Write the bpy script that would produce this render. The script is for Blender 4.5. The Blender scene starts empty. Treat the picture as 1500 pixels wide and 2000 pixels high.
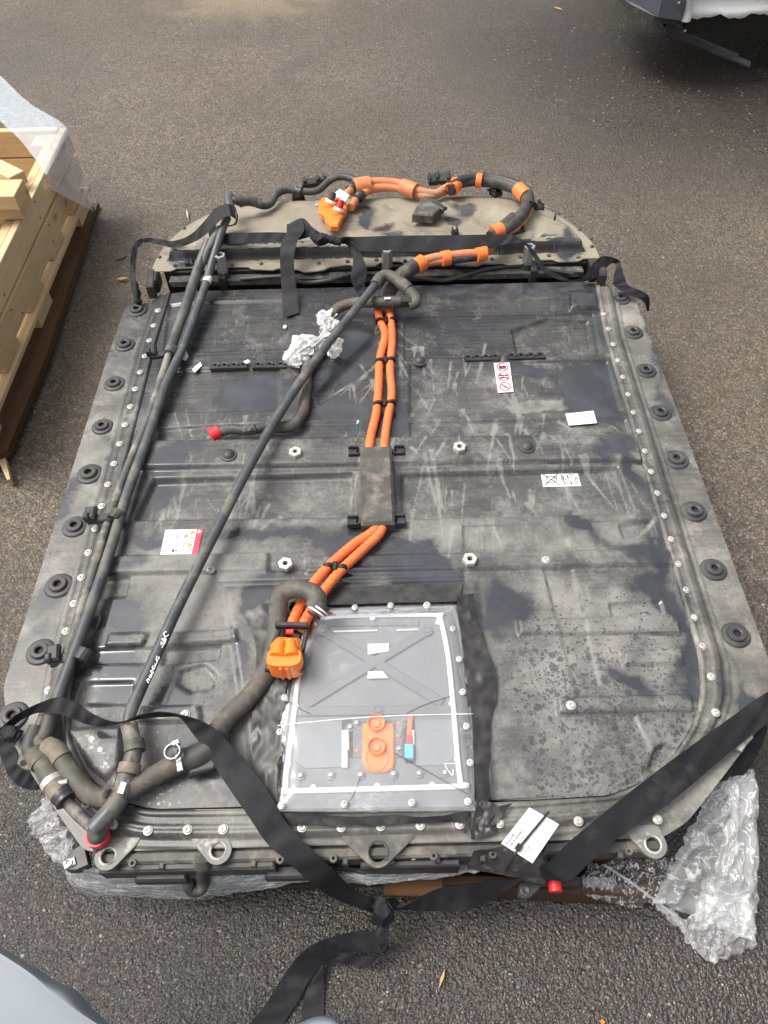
import bpy, math, random
import numpy as np
from mathutils import Vector, Matrix

random.seed(7); RNG = np.random.default_rng(7)
S = bpy.context.scene; COL = S.collection
rad = math.radians

# ------------------------------------------------------------------ camera, sky, sun, exposure
FPX, PITCH, ROLL, CZ = 1444.0, rad(53), rad(1.4), 1.60
Fv = Vector((0, math.cos(PITCH), -math.sin(PITCH)))
U0 = Vector((0, math.sin(PITCH), math.cos(PITCH))); R0 = Vector((1, 0, 0))
Rv = R0*math.cos(ROLL) - U0*math.sin(ROLL); Uv = R0*math.sin(ROLL) + U0*math.cos(ROLL)
cam_d = bpy.data.cameras.new('camera'); cam = bpy.data.objects.new('camera', cam_d); COL.objects.link(cam)
cam.matrix_world = Matrix(((Rv.x, Uv.x, -Fv.x, 0), (Rv.y, Uv.y, -Fv.y, 0), (Rv.z, Uv.z, -Fv.z, CZ), (0, 0, 0, 1)))
cam_d.sensor_fit = 'VERTICAL'; cam_d.sensor_height = 36.0; cam_d.lens = 36.0*FPX/2000
cam_d.clip_start = 0.02; cam_d.clip_end = 500
S.camera = cam
S.view_settings.view_transform = 'Standard'; S.view_settings.look = 'None'
S.view_settings.gamma = 1.0; S.view_settings.use_curve_mapping = False
S.view_settings.exposure = 1.05
SUN_EL, SUN_AZ = rad(60), rad(278)            # azimuth measured clockwise from +Y
wd = bpy.data.worlds.new('World'); S.world = wd; wd.use_nodes = True
wn = wd.node_tree; wn.nodes.clear()
sky = wn.nodes.new('ShaderNodeTexSky'); sky.sky_type = 'NISHITA'; sky.sun_disc = False
sky.sun_elevation = SUN_EL; sky.sun_rotation = SUN_AZ; sky.air_density = 1.0; sky.dust_density = 8.0; sky.ozone_density = 1.0
hsv = wn.nodes.new('ShaderNodeHueSaturation'); hsv.inputs['Saturation'].default_value = 0.25   # thin overcast
bg = wn.nodes.new('ShaderNodeBackground'); bg.inputs['Strength'].default_value = 0.11
wo = wn.nodes.new('ShaderNodeOutputWorld')
wn.links.new(sky.outputs[0], hsv.inputs['Color']); wn.links.new(hsv.outputs[0], bg.inputs[0]); wn.links.new(bg.outputs[0], wo.inputs[0])
sd = bpy.data.lights.new('sun', 'SUN'); sd.energy = 1.1; sd.angle = rad(25); sd.color = (1.0, 0.93, 0.83)
sun = bpy.data.objects.new('sun', sd); COL.objects.link(sun)
sdir = Vector((math.sin(SUN_AZ)*math.cos(SUN_EL), math.cos(SUN_AZ)*math.cos(SUN_EL), math.sin(SUN_EL)))
sun.rotation_euler = sdir.to_track_quat('Z', 'Y').to_euler(); sun.location = sdir*20

def A(px, py, z=0.0):
    """ground-plan position of a point of known height z seen along a survey ray"""
    d = Fv*FPX + Rv*(px-750) - Uv*(py-1000)
    t = (z-CZ)/d.z
    return Vector((d.x*t, d.y*t, z))
def AP(l): return [A(*q) for q in l]
ZC = 0.270

# ------------------------------------------------------------------ node materials
class N:
    def __init__(s, name):
        s.m = bpy.data.materials.new(name); s.m.use_nodes = True
        s.t = s.m.node_tree; s.t.nodes.clear()
        s.out = s.t.nodes.new('ShaderNodeOutputMaterial')
        s.geo = s.t.nodes.new('ShaderNodeNewGeometry'); s.pos = s.geo.outputs['Position']
    def set(s, sock, v):
        if isinstance(v, bpy.types.NodeSocket): s.t.links.new(v, sock)
        elif isinstance(v, (tuple, list)):
            v = tuple(v)
            if len(sock.default_value) == 4 and len(v) == 3: v = v+(1,)
            sock.default_value = v
        else: sock.default_value = v
    def n(s, ty, out=0, props=None, **kw):
        nd = s.t.nodes.new(ty)
        for k, v in (props or {}).items(): setattr(nd, k, v)
        for k, v in kw.items():
            key = int(k[1:]) if k[0] == 'i' and k[1:].isdigit() else k.replace('_', ' ')
            s.set(nd.inputs[key], v)
        return nd.outputs[out]
    def noise(s, scale, detail=4, rough=.55, vec=None, out=0, dist=0):
        return s.n('ShaderNodeTexNoise', out, Vector=vec or s.pos, Scale=scale, Detail=detail, Roughness=rough, Distortion=dist)
    def vor(s, scale, out='Distance', vec=None, feature='F1', rnd=1.0):
        nd = s.t.nodes.new('ShaderNodeTexVoronoi'); nd.feature = feature
        s.set(nd.inputs['Vector'], vec or s.pos); nd.inputs['Scale'].default_value = scale; nd.inputs['Randomness'].default_value = rnd
        return nd.outputs[out]
    def map(s, v, a, b, c=0.0, d=1.0, smooth=False):
        nd = s.t.nodes.new('ShaderNodeMapRange'); nd.interpolation_type = 'SMOOTHSTEP' if smooth else 'LINEAR'
        for i, x in enumerate((v, a, b, c, d)): s.set(nd.inputs[i], x)
        return nd.outputs[0]
    def math(s, op, a, b=0.0, clamp=False):
        nd = s.t.nodes.new('ShaderNodeMath'); nd.operation = op; nd.use_clamp = clamp
        s.set(nd.inputs[0], a); s.set(nd.inputs[1], b); return nd.outputs[0]
    def mix(s, f, a, b):
        nd = s.t.nodes.new('ShaderNodeMix'); nd.data_type = 'RGBA'
        s.set(nd.inputs[0], f); s.set(nd.inputs[6], a); s.set(nd.inputs[7], b); return nd.outputs[2]
    def mixf(s, f, a, b):
        nd = s.t.nodes.new('ShaderNodeMix'); nd.data_type = 'FLOAT'
        s.set(nd.inputs[0], f); s.set(nd.inputs[2], a); s.set(nd.inputs[3], b); return nd.outputs[0]
    def scalevec(s, sc, rot=(0, 0, 0)):
        nd = s.t.nodes.new('ShaderNodeMapping'); s.t.links.new(s.pos, nd.inputs[0])
        nd.inputs['Scale'].default_value = sc; nd.inputs['Rotation'].default_value = rot; return nd.outputs[0]
    def attr(s, name):
        nd = s.t.nodes.new('ShaderNodeAttribute'); nd.attribute_name = name; return nd.outputs['Fac']
    def bump(s, h, strength=.3, dist=.002, normal=None):
        nd = s.t.nodes.new('ShaderNodeBump'); nd.inputs['Strength'].default_value = strength; nd.inputs['Distance'].default_value = dist
        s.set(nd.inputs['Height'], h)
        if normal: s.set(nd.inputs['Normal'], normal)
        return nd.outputs[0]
    def pbsdf(s, **kw): return s.n('ShaderNodeBsdfPrincipled', 0, None, **kw)
    def done(s, sh): s.t.links.new(sh, s.out.inputs[0]); return s.m

def simple(name, c1, c2=None, scale=25, rough=(.45, .65), bump=.25, bscale=250, bdist=.0008, metal=0.0, spec=.5,
           dirt=None, dscale=14, dthr=(.5, .65), coat=0.0, stretch=None):
    n = N(name); c2 = c2 or tuple(c*.8 for c in c1)
    vec = n.scalevec(stretch) if stretch else None
    f = n.map(n.noise(scale, 5, .6, vec), .35, .65)
    col = n.mix(f, c1, c2); ro = n.mixf(f, rough[0], rough[1]); met = metal
    if dirt:
        d = n.map(n.noise(dscale, 6, .65), dthr[0], dthr[1])
        col = n.mix(d, col, dirt); ro = n.mixf(d, ro, .85)
        if metal: met = n.mixf(d, metal, 0.0)
    b = n.bump(n.noise(bscale, 3, .6, vec), bump, bdist)
    return n.done(n.pbsdf(Base_Color=col, Roughness=ro, Metallic=met, Normal=b, Specular_IOR_Level=spec, Coat_Weight=coat))

DUST = (.17, .155, .125)
M = {}
M['plastic'] = simple('black_plastic', (.022, .022, .024), (.035, .034, .033), dirt=(.09, .083, .07), dthr=(.56, .75), rough=(.35, .55))
M['dirty_plastic'] = simple('dusty_plastic', (.045, .044, .042), (.07, .067, .06), dirt=DUST, dthr=(.48, .66), dscale=30, rough=(.4, .65))
M['rubber'] = simple('rubber', (.03, .031, .034), (.05, .05, .05), rough=(.45, .6), bump=.15, dirt=(.1, .095, .085), dthr=(.55, .75))
M['black'] = simple('matt_black', (.008, .008, .009), (.015, .015, .015), rough=(.6, .8))
M['tray'] = simple('tray_side', (.03, .03, .031), (.05, .048, .045), rough=(.4, .6), dirt=(.12, .11, .09), dthr=(.5, .7))
M['pipe'] = simple('pipe', (.05, .055, .06), (.07, .075, .079), rough=(.34, .52), dirt=(.15, .142, .12), dthr=(.5, .68), dscale=14, bump=.1)
M['pipe_dirty'] = simple('dirty_pipe', (.07, .069, .064), (.1, .096, .086), rough=(.45, .65), dirt=(.24, .222, .185), dthr=(.48, .62), dscale=22)
M['hose'] = simple('hose', (.06, .057, .05), (.09, .082, .066), rough=(.55, .75), dirt=(.16, .14, .1), dthr=(.5, .7), dscale=40, bscale=600, bump=.5)
M['hose_dark'] = simple('dark_hose', (.03, .03, .031), (.05, .048, .044), rough=(.45, .65), dirt=(.12, .11, .09), dthr=(.5, .7), dscale=30)
M['tan_tape'] = simple('tan_tape', (.2, .17, .125), (.13, .108, .08), rough=(.55, .75), scale=60)
M['orange'] = simple('orange_sleeve', (.80, .185, .055), (.70, .14, .04), rough=(.4, .6), dirt=(.4, .12, .05), dthr=(.56, .75), scale=90)
M['orange_dusty'] = simple('dusty_orange', (.62, .22, .085), (.5, .16, .07), rough=(.5, .7), dirt=(.32, .2, .12), dthr=(.45, .7), scale=60)
M['orange_tape'] = simple('orange_tape', (.85, .2, .04), (.76, .16, .04), rough=(.35, .55), scale=70, dirt=(.5, .22, .1), dthr=(.6, .75))
M['orange_plastic'] = simple('orange_plastic', (.87, .22, .025), (.8, .18, .02), rough=(.28, .42), bump=.05, dirt=(.55, .2, .07), dthr=(.6, .8), dscale=30)
M['red'] = simple('red_plastic', (.8, .03, .035), (.72, .025, .03), rough=(.35, .5), bump=.05)
M['red_dull'] = simple('dull_red', (.5, .03, .03), (.4, .02, .02), rough=(.3, .45))
M['blue'] = simple('blue_plastic', (.1, .4, .75), (.08, .34, .68), rough=(.35, .5), bump=.05)
M['white'] = simple('white_plastic', (.8, .8, .78), (.72, .72, .7), rough=(.35, .5), bump=.05)
M['zinc'] = simple('zinc_bolt', (.56, .55, .52), (.42, .41, .385), rough=(.3, .5), metal=.35, dirt=(.25, .23, .19), dthr=(.6, .75), dscale=60)
M['alu'] = simple('aluminium', (.62, .63, .64), (.5, .5, .5), rough=(.25, .45), metal=.85, dirt=(.2, .19, .16), dthr=(.58, .75), dscale=40)
M['silver_paint'] = simple('worn_metal', (.55, .53, .48), (.2, .19, .17), rough=(.4, .6), metal=.4, scale=60, dirt=(.1, .095, .085), dthr=(.5, .62), dscale=30)
M['paper'] = simple('paper', (.66, .66, .65), (.62, .62, .61), rough=(.45, .6), bump=.05)
M['ink'] = simple('black_ink', (.015, .015, .018), rough=(.5, .6), bump=.02)
M['grey_ink'] = simple('grey_ink', (.13, .13, .135), rough=(.5, .6), bump=.02)
M['red_ink'] = simple('red_ink', (.62, .06, .1), rough=(.4, .5), bump=.02)
M['yellow_ink'] = simple('yellow_ink', (.75, .45, .05), rough=(.4, .5), bump=.02)
M['white_ink'] = simple('white_ink', (.85, .83, .83), rough=(.4, .5), bump=.02)
M['ear_steel'] = simple('ear_steel', (.12, .12, .118), (.17, .168, .16), rough=(.45, .6), scale=40, dirt=(.42, .4, .35), dthr=(.55, .66), dscale=26)
M['lid_metal'] = simple('lid_metal', (.13, .135, .145), (.15, .155, .165), rough=(.35, .5), bump=.1, scale=10)
M['lid_rib'] = simple('lid_rib', (.115, .12, .13), (.13, .135, .145), rough=(.35, .5), bump=.1, scale=10)
M['lid_plate'] = simple('lid_plate', (.165, .175, .195), (.185, .195, .21), rough=(.35, .5), bump=.1, scale=10)
M['gasket'] = simple('white_gasket', (.88, .88, .86), (.84, .84, .82), rough=(.5, .6), bump=.05)
M['tape_black'] = simple('black_tape', (.022, .022, .023), (.04, .039, .038), rough=(.38, .55), scale=40, bump=.15, bscale=50, bdist=.002, dirt=(.07, .067, .06), dthr=(.55, .75))
M['car_white'] = simple('car_paint', (.84, .84, .82), (.78, .78, .75), rough=(.25, .4), bump=.03, coat=.5, dirt=(.4, .37, .3), dthr=(.6, .8))
M['car_grey'] = simple('grey_bumper', (.055, .062, .075), (.065, .072, .085), rough=(.4, .55), bump=.15)
M['car_under'] = simple('underbody', (.012, .012, .013), (.03, .028, .025), rough=(.6, .8))
M['sheet'] = simple('grey_sheet', (.16, .185, .21), (.175, .2, .225), rough=(.5, .62), bump=.08, scale=6, dirt=(.22, .24, .26), dthr=(.64, .7), dscale=60)
M['worn_cowl'] = simple('worn_cowl', (.03, .03, .031), (.055, .053, .05), rough=(.28, .5), scale=30, bump=.3, bscale=60, bdist=.003, dirt=(.2, .19, .165), dthr=(.55, .7), dscale=26)
M['nail'] = simple('nail', (.12, .1, .08), rough=(.5, .7), metal=.4)
M['trim'] = simple('grey_trim', (.11, .112, .118), (.14, .14, .14), rough=(.4, .55), bump=.1)
M['straw'] = simple('splinter', (.45, .3, .12), (.35, .22, .09), rough=(.6, .8))
M['tie'] = simple('cable_tie', (.012, .012, .013), rough=(.35, .5), bump=.05)

def strap_mat():
    n = N('webbing')
    w = n.n('ShaderNodeTexWave', 0, {'wave_type': 'BANDS', 'bands_direction': 'DIAGONAL'}, Vector=n.pos, Scale=260.0, Distortion=2.0, Detail=2.0)
    f = n.noise(9, 4)
    col = n.mix(n.map(f, .35, .7), (.010, .0105, .0125), (.018, .0185, .022))
    col = n.mix(n.math('MULTIPLY', n.map(n.noise(14, 6, .7), .55, .72), .5), col, (.06, .057, .052))
    col = n.mix(n.math('MULTIPLY', w, .22), col, (.004, .004, .005))
    b = n.bump(w, .45, .0008)
    return n.done(n.pbsdf(Base_Color=col, Roughness=.55, Normal=b, Specular_IOR_Level=.28))
M['strap'] = strap_mat()

def wood(name, ca, cb, dark, axis, rough=.7):
    n = N(name)
    st = {'x': (2.5, 30, 30), 'y': (30, 2.5, 30)}[axis]
    v = n.scalevec(st)
    g = n.noise(2.2, 6, .6, v, dist=.6)
    k = n.map(n.noise(5, 3, .5), .62, .72)
    col = n.mix(n.map(g, .3, .7), ca, cb)
    col = n.mix(n.math('MULTIPLY', n.map(n.noise(7, 5, .6, v), .55, .75), .6), col, dark)
    kv = n.scalevec({'x': (5, 12, 12), 'y': (12, 5, 12)}[axis]); kn = n.math('MULTIPLY', n.map(n.vor(1, vec=kv), .17, .06), .75)
    col = n.mix(kn, col, tuple(c*.55 for c in dark))
    col = n.mix(n.math('MULTIPLY', n.map(n.noise(3, 4), .5, .7), .25), col, (.3, .28, .25) if ca[0] > .4 else dark)
    oi = n.n('ShaderNodeObjectInfo', 'Random')
    col = n.mix(n.math('MULTIPLY', oi, .35), col, dark)
    b = n.bump(g, .35, .002)
    return n.done(n.pbsdf(Base_Color=col, Roughness=rough, Normal=b, Specular_IOR_Level=.3))
M['wood_y'] = wood('pine_lengthwise', (.70, .53, .32), (.58, .43, .24), (.33, .2, .1), 'y')
M['wood_x'] = wood('pine_crosswise', (.70, .53, .31), (.59, .42, .23), (.36, .22, .11), 'x')
M['wood_wet_y'] = wood('wet_wood_lengthwise', (.12, .062, .026), (.07, .038, .02), (.03, .02, .013), 'y', .45)
M['wood_wet_x'] = wood('wet_wood_crosswise', (.075, .036, .018), (.045, .023, .013), (.02, .013, .01), 'x', .4)

def asphalt():
    n = N('asphalt')
    sep = n.t.nodes.new('ShaderNodeSeparateXYZ'); n.t.links.new(n.pos, sep.inputs[0])
    X, Y = sep.outputs[0], sep.outputs[1]
    big = n.noise(.9, 5, .6); mid = n.noise(6, 5, .6)
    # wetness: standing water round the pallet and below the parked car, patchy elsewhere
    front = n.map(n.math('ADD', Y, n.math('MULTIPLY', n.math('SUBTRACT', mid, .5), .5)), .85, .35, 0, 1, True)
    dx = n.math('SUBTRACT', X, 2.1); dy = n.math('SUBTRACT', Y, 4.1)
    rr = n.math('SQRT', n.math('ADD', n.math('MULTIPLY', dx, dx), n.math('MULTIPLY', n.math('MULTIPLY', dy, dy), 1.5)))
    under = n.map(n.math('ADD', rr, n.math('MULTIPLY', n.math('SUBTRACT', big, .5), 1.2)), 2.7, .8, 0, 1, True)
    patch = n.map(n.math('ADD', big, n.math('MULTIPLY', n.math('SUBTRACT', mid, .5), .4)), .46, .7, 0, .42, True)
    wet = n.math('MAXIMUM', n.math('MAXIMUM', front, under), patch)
    v1 = n.vor(150); c1 = n.vor(150, 'Color'); v2 = n.vor(420); c2 = n.vor(420, 'Color')
    s1 = n.n('ShaderNodeSeparateColor', 0, None, Color=c1); s2 = n.n('ShaderNodeSeparateColor', 0, None, Color=c2)
    s1g = n.n('ShaderNodeSeparateColor', 1, None, Color=c1)
    dry = n.mix(n.map(s1, 0, 1), (.104, .082, .058), (.178, .144, .106))
    dry = n.mix(n.math('MULTIPLY', n.map(s2, .3, 1), .6), dry, (.208, .170, .127))
    stone = n.math('MULTIPLY', n.math('GREATER_THAN', s1g, .84), n.map(v1, .5, .35))
    binder = n.map(v1, .45, .75)
    dry = n.mix(n.math('MULTIPLY', binder, .75), dry, (.035, .031, .027))
    stn = n.mix(s1, (.5, .46, .4), (.26, .22, .18))
    dry = n.mix(n.math('MULTIPLY', stone, .5), dry, stn)
    v3 = n.vor(64); s3 = n.n('ShaderNodeSeparateColor', 0, None, Color=n.vor(64, 'Color'))
    dry = n.mix(n.math('MULTIPLY', n.math('MULTIPLY', n.math('GREATER_THAN', s3, .82), n.map(v3, .42, .3)), .3), dry, stn)
    dry = n.mix(n.math('MULTIPLY', n.math('LESS_THAN', s3, .25), .35), dry, (.045, .038, .032))
    brown = n.map(n.noise(1.4, 4), .45, .7)
    dry = n.mix(n.math('MULTIPLY', brown, .35), dry, (.075, .055, .036))
    sx = n.math('ADD', X, .7); sy = n.math('SUBTRACT', Y, 4.85)
    sr = n.math('SQRT', n.math('ADD', n.math('MULTIPLY', n.math('MULTIPLY', sx, sx), .35), n.math('MULTIPLY', sy, sy)))
    sand = n.map(n.math('ADD', sr, n.math('MULTIPLY', n.math('SUBTRACT', mid, .5), .5)), .38, .05, 0, .6, True)
    dry = n.mix(n.math('MULTIPLY', n.map(n.noise(.55, 5, .6), .40, .62), .45), dry, (.058, .049, .04))
    dry = n.mix(n.math('MULTIPLY', sand, n.map(v1, .1, .5)), dry, (.26, .2, .13))
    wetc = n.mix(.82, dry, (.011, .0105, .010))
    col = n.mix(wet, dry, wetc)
    h = n.math('ADD', n.math('MULTIPLY', n.map(v1, 0, .8, 1, 0), .8), n.math('ADD', n.math('MULTIPLY', n.map(v2, 0, .8, 1, 0), .35), n.noise(60, 4)))
    b = n.bump(h, .75, .0045)
    ro = n.mixf(wet, .6, .17)
    return n.done(n.pbsdf(Base_Color=col, Roughness=ro, Normal=b, Specular_IOR_Level=n.mixf(wet, .4, .7)))
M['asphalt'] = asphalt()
def chip_mat():
    n = N('stone_chip'); c = n.noise(90, 1)
    return n.done(n.pbsdf(Base_Color=n.mix(n.map(c, .45, .7), (.075, .067, .057), (.36, .32, .27)), Roughness=.7))
M['chip'] = chip_mat()

def panel_mat(name, clean, dustc, pale, bias, wet_c=(.036, .038, .043)):
    """black coated sheet steel under road dust with wiped, wet and scraped places (attributes wet, streak, dust)"""
    n = N(name)
    wet = n.attr('wet'); st = n.attr('streak'); du = n.attr('dust'); dr = n.attr('drop')
    n1 = n.noise(4, 6, .62); n2 = n.noise(26, 7, .7); n3 = n.noise(140, 5, .65); n4 = n.noise(11, 8, .68)
    brush = n.noise(3, 6, .68, n.scalevec((2.2, 40, 8))); brush2 = n.noise(3, 6, .68, n.scalevec((46, 5, 8), (0, 0, .12)))
    d = n.math('ADD', n.math('MULTIPLY', n1, .45), n.math('ADD', n.math('MULTIPLY', n2, .28), n.math('MULTIPLY', brush, .40)))
    d = n.map(n.math('ADD', d, n.math('ADD', n.math('SUBTRACT', du, .5), bias)), .42, .74)
    col = n.mix(d, clean, dustc)
    # dry crust: fine pale grain, scuffs along and across
    crust = n.map(n.math('ADD', n.math('MULTIPLY', n4, .6), n.math('ADD', n.math('MULTIPLY', n3, .3), n.math('MULTIPLY', du, .35))), .60, .80)
    col = n.mix(n.math('MULTIPLY', crust, .75), col, pale)
    scuff = n.math('MULTIPLY', n.map(n.math('ADD', brush2, n.math('MULTIPLY', n3, .25)), .70, .86), n.map(n1, .42, .6))
    col = n.mix(n.math('MULTIPLY', scuff, .45), col, pale)
    s = n.map(n.math('ADD', st, n.math('MULTIPLY', n.math('SUBTRACT', n2, .5), 1.4)), .3, .75)
    col = n.mix(n.math('MULTIPLY', s, .68), col, pale)
    grain = n.map(n3, .3, .7)
    col = n.mix(n.math('MULTIPLY', grain, .18), col, clean)
    stain = n.map(n.noise(7, 7, .66, dist=.8), .52, .62)
    col = n.mix(n.math('MULTIPLY', stain, .38), col, clean)
    # droplets
    wv = n.n('ShaderNodeVectorMath', 0, {'operation': 'ADD'}, i0=n.pos, i1=n.n('ShaderNodeVectorMath', 0, {'operation': 'SCALE'}, i0=n.noise(60, 2, .5, out=1), Scale=.012))
    def drops(sc, k):
        v = n.vor(sc, vec=wv); vc = n.n('ShaderNodeSeparateColor', 0, None, Color=n.vor(sc, 'Color', wv))
        return n.map(n.math('SUBTRACT', n.math('MULTIPLY', n.math('SUBTRACT', vc, n.math('SUBTRACT', 1.0, dr)), k), v), -.01, .04)
    drop = n.math('MAXIMUM', n.math('MAXIMUM', drops(52, .75), drops(110, 1.0)), drops(210, 1.1))
    w = n.math('ADD', wet, n.math('ADD', n.math('MULTIPLY', n.math('SUBTRACT', n4, .5), 1.5), n.math('MULTIPLY', n.math('SUBTRACT', n2, .5), .9)))
    damp = n.math('MULTIPLY', n.map(w, .12, .5, 0, 1, True), n.map(wet, .02, .2))
    col = n.mix(n.math('MULTIPLY', damp, .5), col, clean)
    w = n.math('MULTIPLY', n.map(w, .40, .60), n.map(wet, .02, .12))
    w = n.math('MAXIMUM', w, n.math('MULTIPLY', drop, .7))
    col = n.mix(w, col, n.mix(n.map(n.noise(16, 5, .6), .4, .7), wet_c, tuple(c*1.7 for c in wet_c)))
    ro = n.mixf(d, .26, .5); ro = n.mixf(crust, ro, .65); ro = n.mixf(w, ro, .13)
    h = n.math('ADD', n.math('MULTIPLY', n3, .5), n2)
    h = n.mixf(w, h, n.math('ADD', .8, n.math('MULTIPLY', n.noise(18, 2), .25)))
    return n.done(n.pbsdf(Base_Color=col, Roughness=ro, Normal=n.bump(h, .3, .0010), Specular_IOR_Level=n.mixf(w, .5, .75)))
M['cover'] = panel_mat('cover_steel', (.026, .027, .029), (.104, .103, .098), (.29, .284, .262), .03, (.030, .032, .037))
M['rail'] = panel_mat('rail_steel', (.045, .045, .044), (.16, .154, .138), (.38, .365, .32), .10, (.034, .036, .040))
M['hump'] = panel_mat('hump_steel', (.028, .027, .026), (.245, .216, .163), (.36, .32, .24), .27)

def film(name, haze, streak_sc, tint=(.86, .88, .9), streak=.6, thr=(.5, .68), rough=.15, gloss=.5, bump=.25, nscale=5, uv=False):
    n = N(name)
    v = n.n('ShaderNodeCombineXYZ', 0, None, X=n.attr('fu'), Y=n.attr('fv')) if uv else n.scalevec(streak_sc)
    a = n.noise(nscale, 4 if uv else 7, .5 if uv else .62, v, dist=1.6 if uv else 1.0)
    ridge = n.map(n.math('ABSOLUTE', n.math('SUBTRACT', a, .5)), .030 if uv else .024, .0)         # thin bright crease lines
    s = n.math('MULTIPLY', ridge, n.map(n.noise(9, 4, .6), thr[0], thr[1]))
    s2 = n.math('MULTIPLY', n.map(n.noise(nscale*1.7, 5, .6, v), .58, .74), .35)
    f = n.math('ADD', haze, n.math('MULTIPLY', n.math('MAXIMUM', s, s2), streak), True)
    b = n.bump(n.noise(nscale*1.5, 4, .55, v), bump, .004)
    pb = n.pbsdf(Base_Color=tint, Roughness=.4, Specular_IOR_Level=.5, Normal=b)
    if uv: pb = n.n('ShaderNodeMixShader', 0, None, i0=.55, i1=pb, i2=n.n('ShaderNodeBsdfTranslucent', 0, None, Color=tint))
    tr = n.n('ShaderNodeBsdfTransparent', 0, None, Color=(.97, .975, .98))
    gl = n.n('ShaderNodeBsdfGlossy', 0, None, Color=(1, 1, 1), Roughness=rough, Normal=b)
    fr = n.math('MULTIPLY', n.n('ShaderNodeFresnel', 0, None, IOR=1.45), gloss)
    m1 = n.n('ShaderNodeMixShader', 0, None, i0=f, i1=tr, i2=pb)
    m2 = n.n('ShaderNodeMixShader', 0, None, i0=fr, i1=m1, i2=gl)
    return n.done(m2)
M['film_lid'] = film('lid_film', .11, (3, 3, 3), (.82, .83, .84), .14, (.5, .7), .1, .9, .12)
M['film_edge'] = film('film_edge', .05, (6, 10, 10), (.75, .75, .75), .38, (.45, .65), .12, .9, .3)
M['film_wrap'] = film('stretch_film', .06, (9, 34, 34), (.92, .93, .94), .95, (.0, .3), .2, .25, .06, 1.3, True)
M['film_bag'] = film('crumpled_film', .40, (13, 13, 13), (.95, .96, .97), .85, (.0, .2), .3, .15, .05, 1.2, True)
M['film_crate'] = film('crate_film', .30, (4, 7, 4), (.72, .83, .93), .22, (.5, .7), .12, .9, .15)
M['bag'] = film('white_bag', .42, (22, 22, 22), (.86, .86, .86), .5, (.1, .4), .15, 1.0)

# ------------------------------------------------------------------ object helpers
WL = {}
def wl(o): return WL.get(o.name, Vector((0, 0, 0)))
def add(name, V, Fc, mat, parent=None, smooth=True, origin=None, attrs=None):
    V = np.asarray(V, dtype=float).reshape(-1, 3)
    c = Vector(origin) if origin is not None else Vector(((V.min(0)+V.max(0))/2).tolist())
    me = bpy.data.meshes.new(name)
    me.from_pydata((V-np.array(c)).tolist(), [], Fc); me.update()
    if smooth: me.polygons.foreach_set('use_smooth', [True]*len(me.polygons))
    if smooth == 'auto': me.polygons.foreach_set('use_smooth', [True]*len(me.polygons)); me.set_sharp_from_angle(angle=rad(35))
    for k, a in (attrs or {}).items():
        at = me.attributes.new(k, 'FLOAT', 'POINT'); at.data.foreach_set('value', np.asarray(a, dtype=np.float32).ravel())
    me.materials.append(M[mat] if isinstance(mat, str) else mat)
    o = bpy.data.objects.new(name, me); COL.objects.link(o)
    if parent: o.parent = parent; o.location = c - wl(parent)
    else: o.location = c
    WL[o.name] = c
    return o
def tag(o, label, cat, group=None, kind=None):
    if label: o['label'] = label
    if cat: o['category'] = cat
    if group: o['group'] = group
    if kind: o['kind'] = kind
    return o
def thing(name, label, cat, loc, group=None):
    o = bpy.data.objects.new(name, None); COL.objects.link(o); o.empty_display_size = .05
    o.location = loc; WL[o.name] = Vector(loc); return tag(o, label, cat, group)
def inst(src, parent, loc, rz=0.0, sc=1.0):
    o = src.copy(); COL.objects.link(o); o.parent = parent; o.location = Vector(loc) - wl(parent)
    o.rotation_euler = (0, 0, rz); o.scale = (sc, sc, sc); WL[o.name] = Vector(loc); return o

def cat(P, sub=8):
    """Catmull-Rom through the points (any dimension)"""
    P = np.array([list(p) for p in P], dtype=float)
    if len(P) < 3:
        t = np.linspace(0, 1, sub+1)[:, None]; return P[0]*(1-t)+P[-1]*t
    Q = np.vstack([2*P[0]-P[1], P, 2*P[-1]-P[-2]]); out = []
    for i in range(1, len(Q)-2):
        for k in range(sub):
            t = k/sub
            out.append(.5*(2*Q[i]+(Q[i+1]-Q[i-1])*t+(2*Q[i-1]-5*Q[i]+4*Q[i+1]-Q[i+2])*t*t+(3*Q[i]-Q[i-1]-3*Q[i+1]+Q[i+2])*t**3))
    out.append(P[-1]); return np.array(out)
def tube_geo(P, r, n=12, ripple=None, caps=True):
    P = np.asarray(P, dtype=float); m = len(P)
    r = np.full(m, r) if np.isscalar(r) else np.asarray(r, dtype=float)
    T = np.gradient(P, axis=0); T /= np.linalg.norm(T, axis=1)[:, None]+1e-12
    if ripple:
        s = np.r_[0, np.cumsum(np.linalg.norm(np.diff(P, axis=0), axis=1))]
        r = r + ripple[0]*np.abs(np.sin(np.pi*s/ripple[1]))
    up = np.array([0, 0, 1.0]) if abs(T[0][2]) < .9 else np.array([1.0, 0, 0])
    nrm = np.cross(T[0], up); nrm /= np.linalg.norm(nrm); V = []
    for i in range(m):
        nrm = nrm - T[i]*np.dot(nrm, T[i]); nrm /= np.linalg.norm(nrm); b = np.cross(T[i], nrm)
        for k in range(n):
            a = 2*math.pi*k/n; V.append(P[i]+r[i]*(math.cos(a)*nrm+math.sin(a)*b))
    Fc = [(i*n+k, i*n+(k+1) % n, (i+1)*n+(k+1) % n, (i+1)*n+k) for i in range(m-1) for k in range(n)]
    if caps: Fc += [tuple(range(n-1, -1, -1)), tuple((m-1)*n+k for k in range(n))]
    return V, Fc
def merge(*gs):
    V, Fc = [], []
    for v, f in gs:
        k = len(V); V += [tuple(q) for q in v]; Fc += [tuple(i+k for i in q) for q in f]
    return V, Fc
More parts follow.
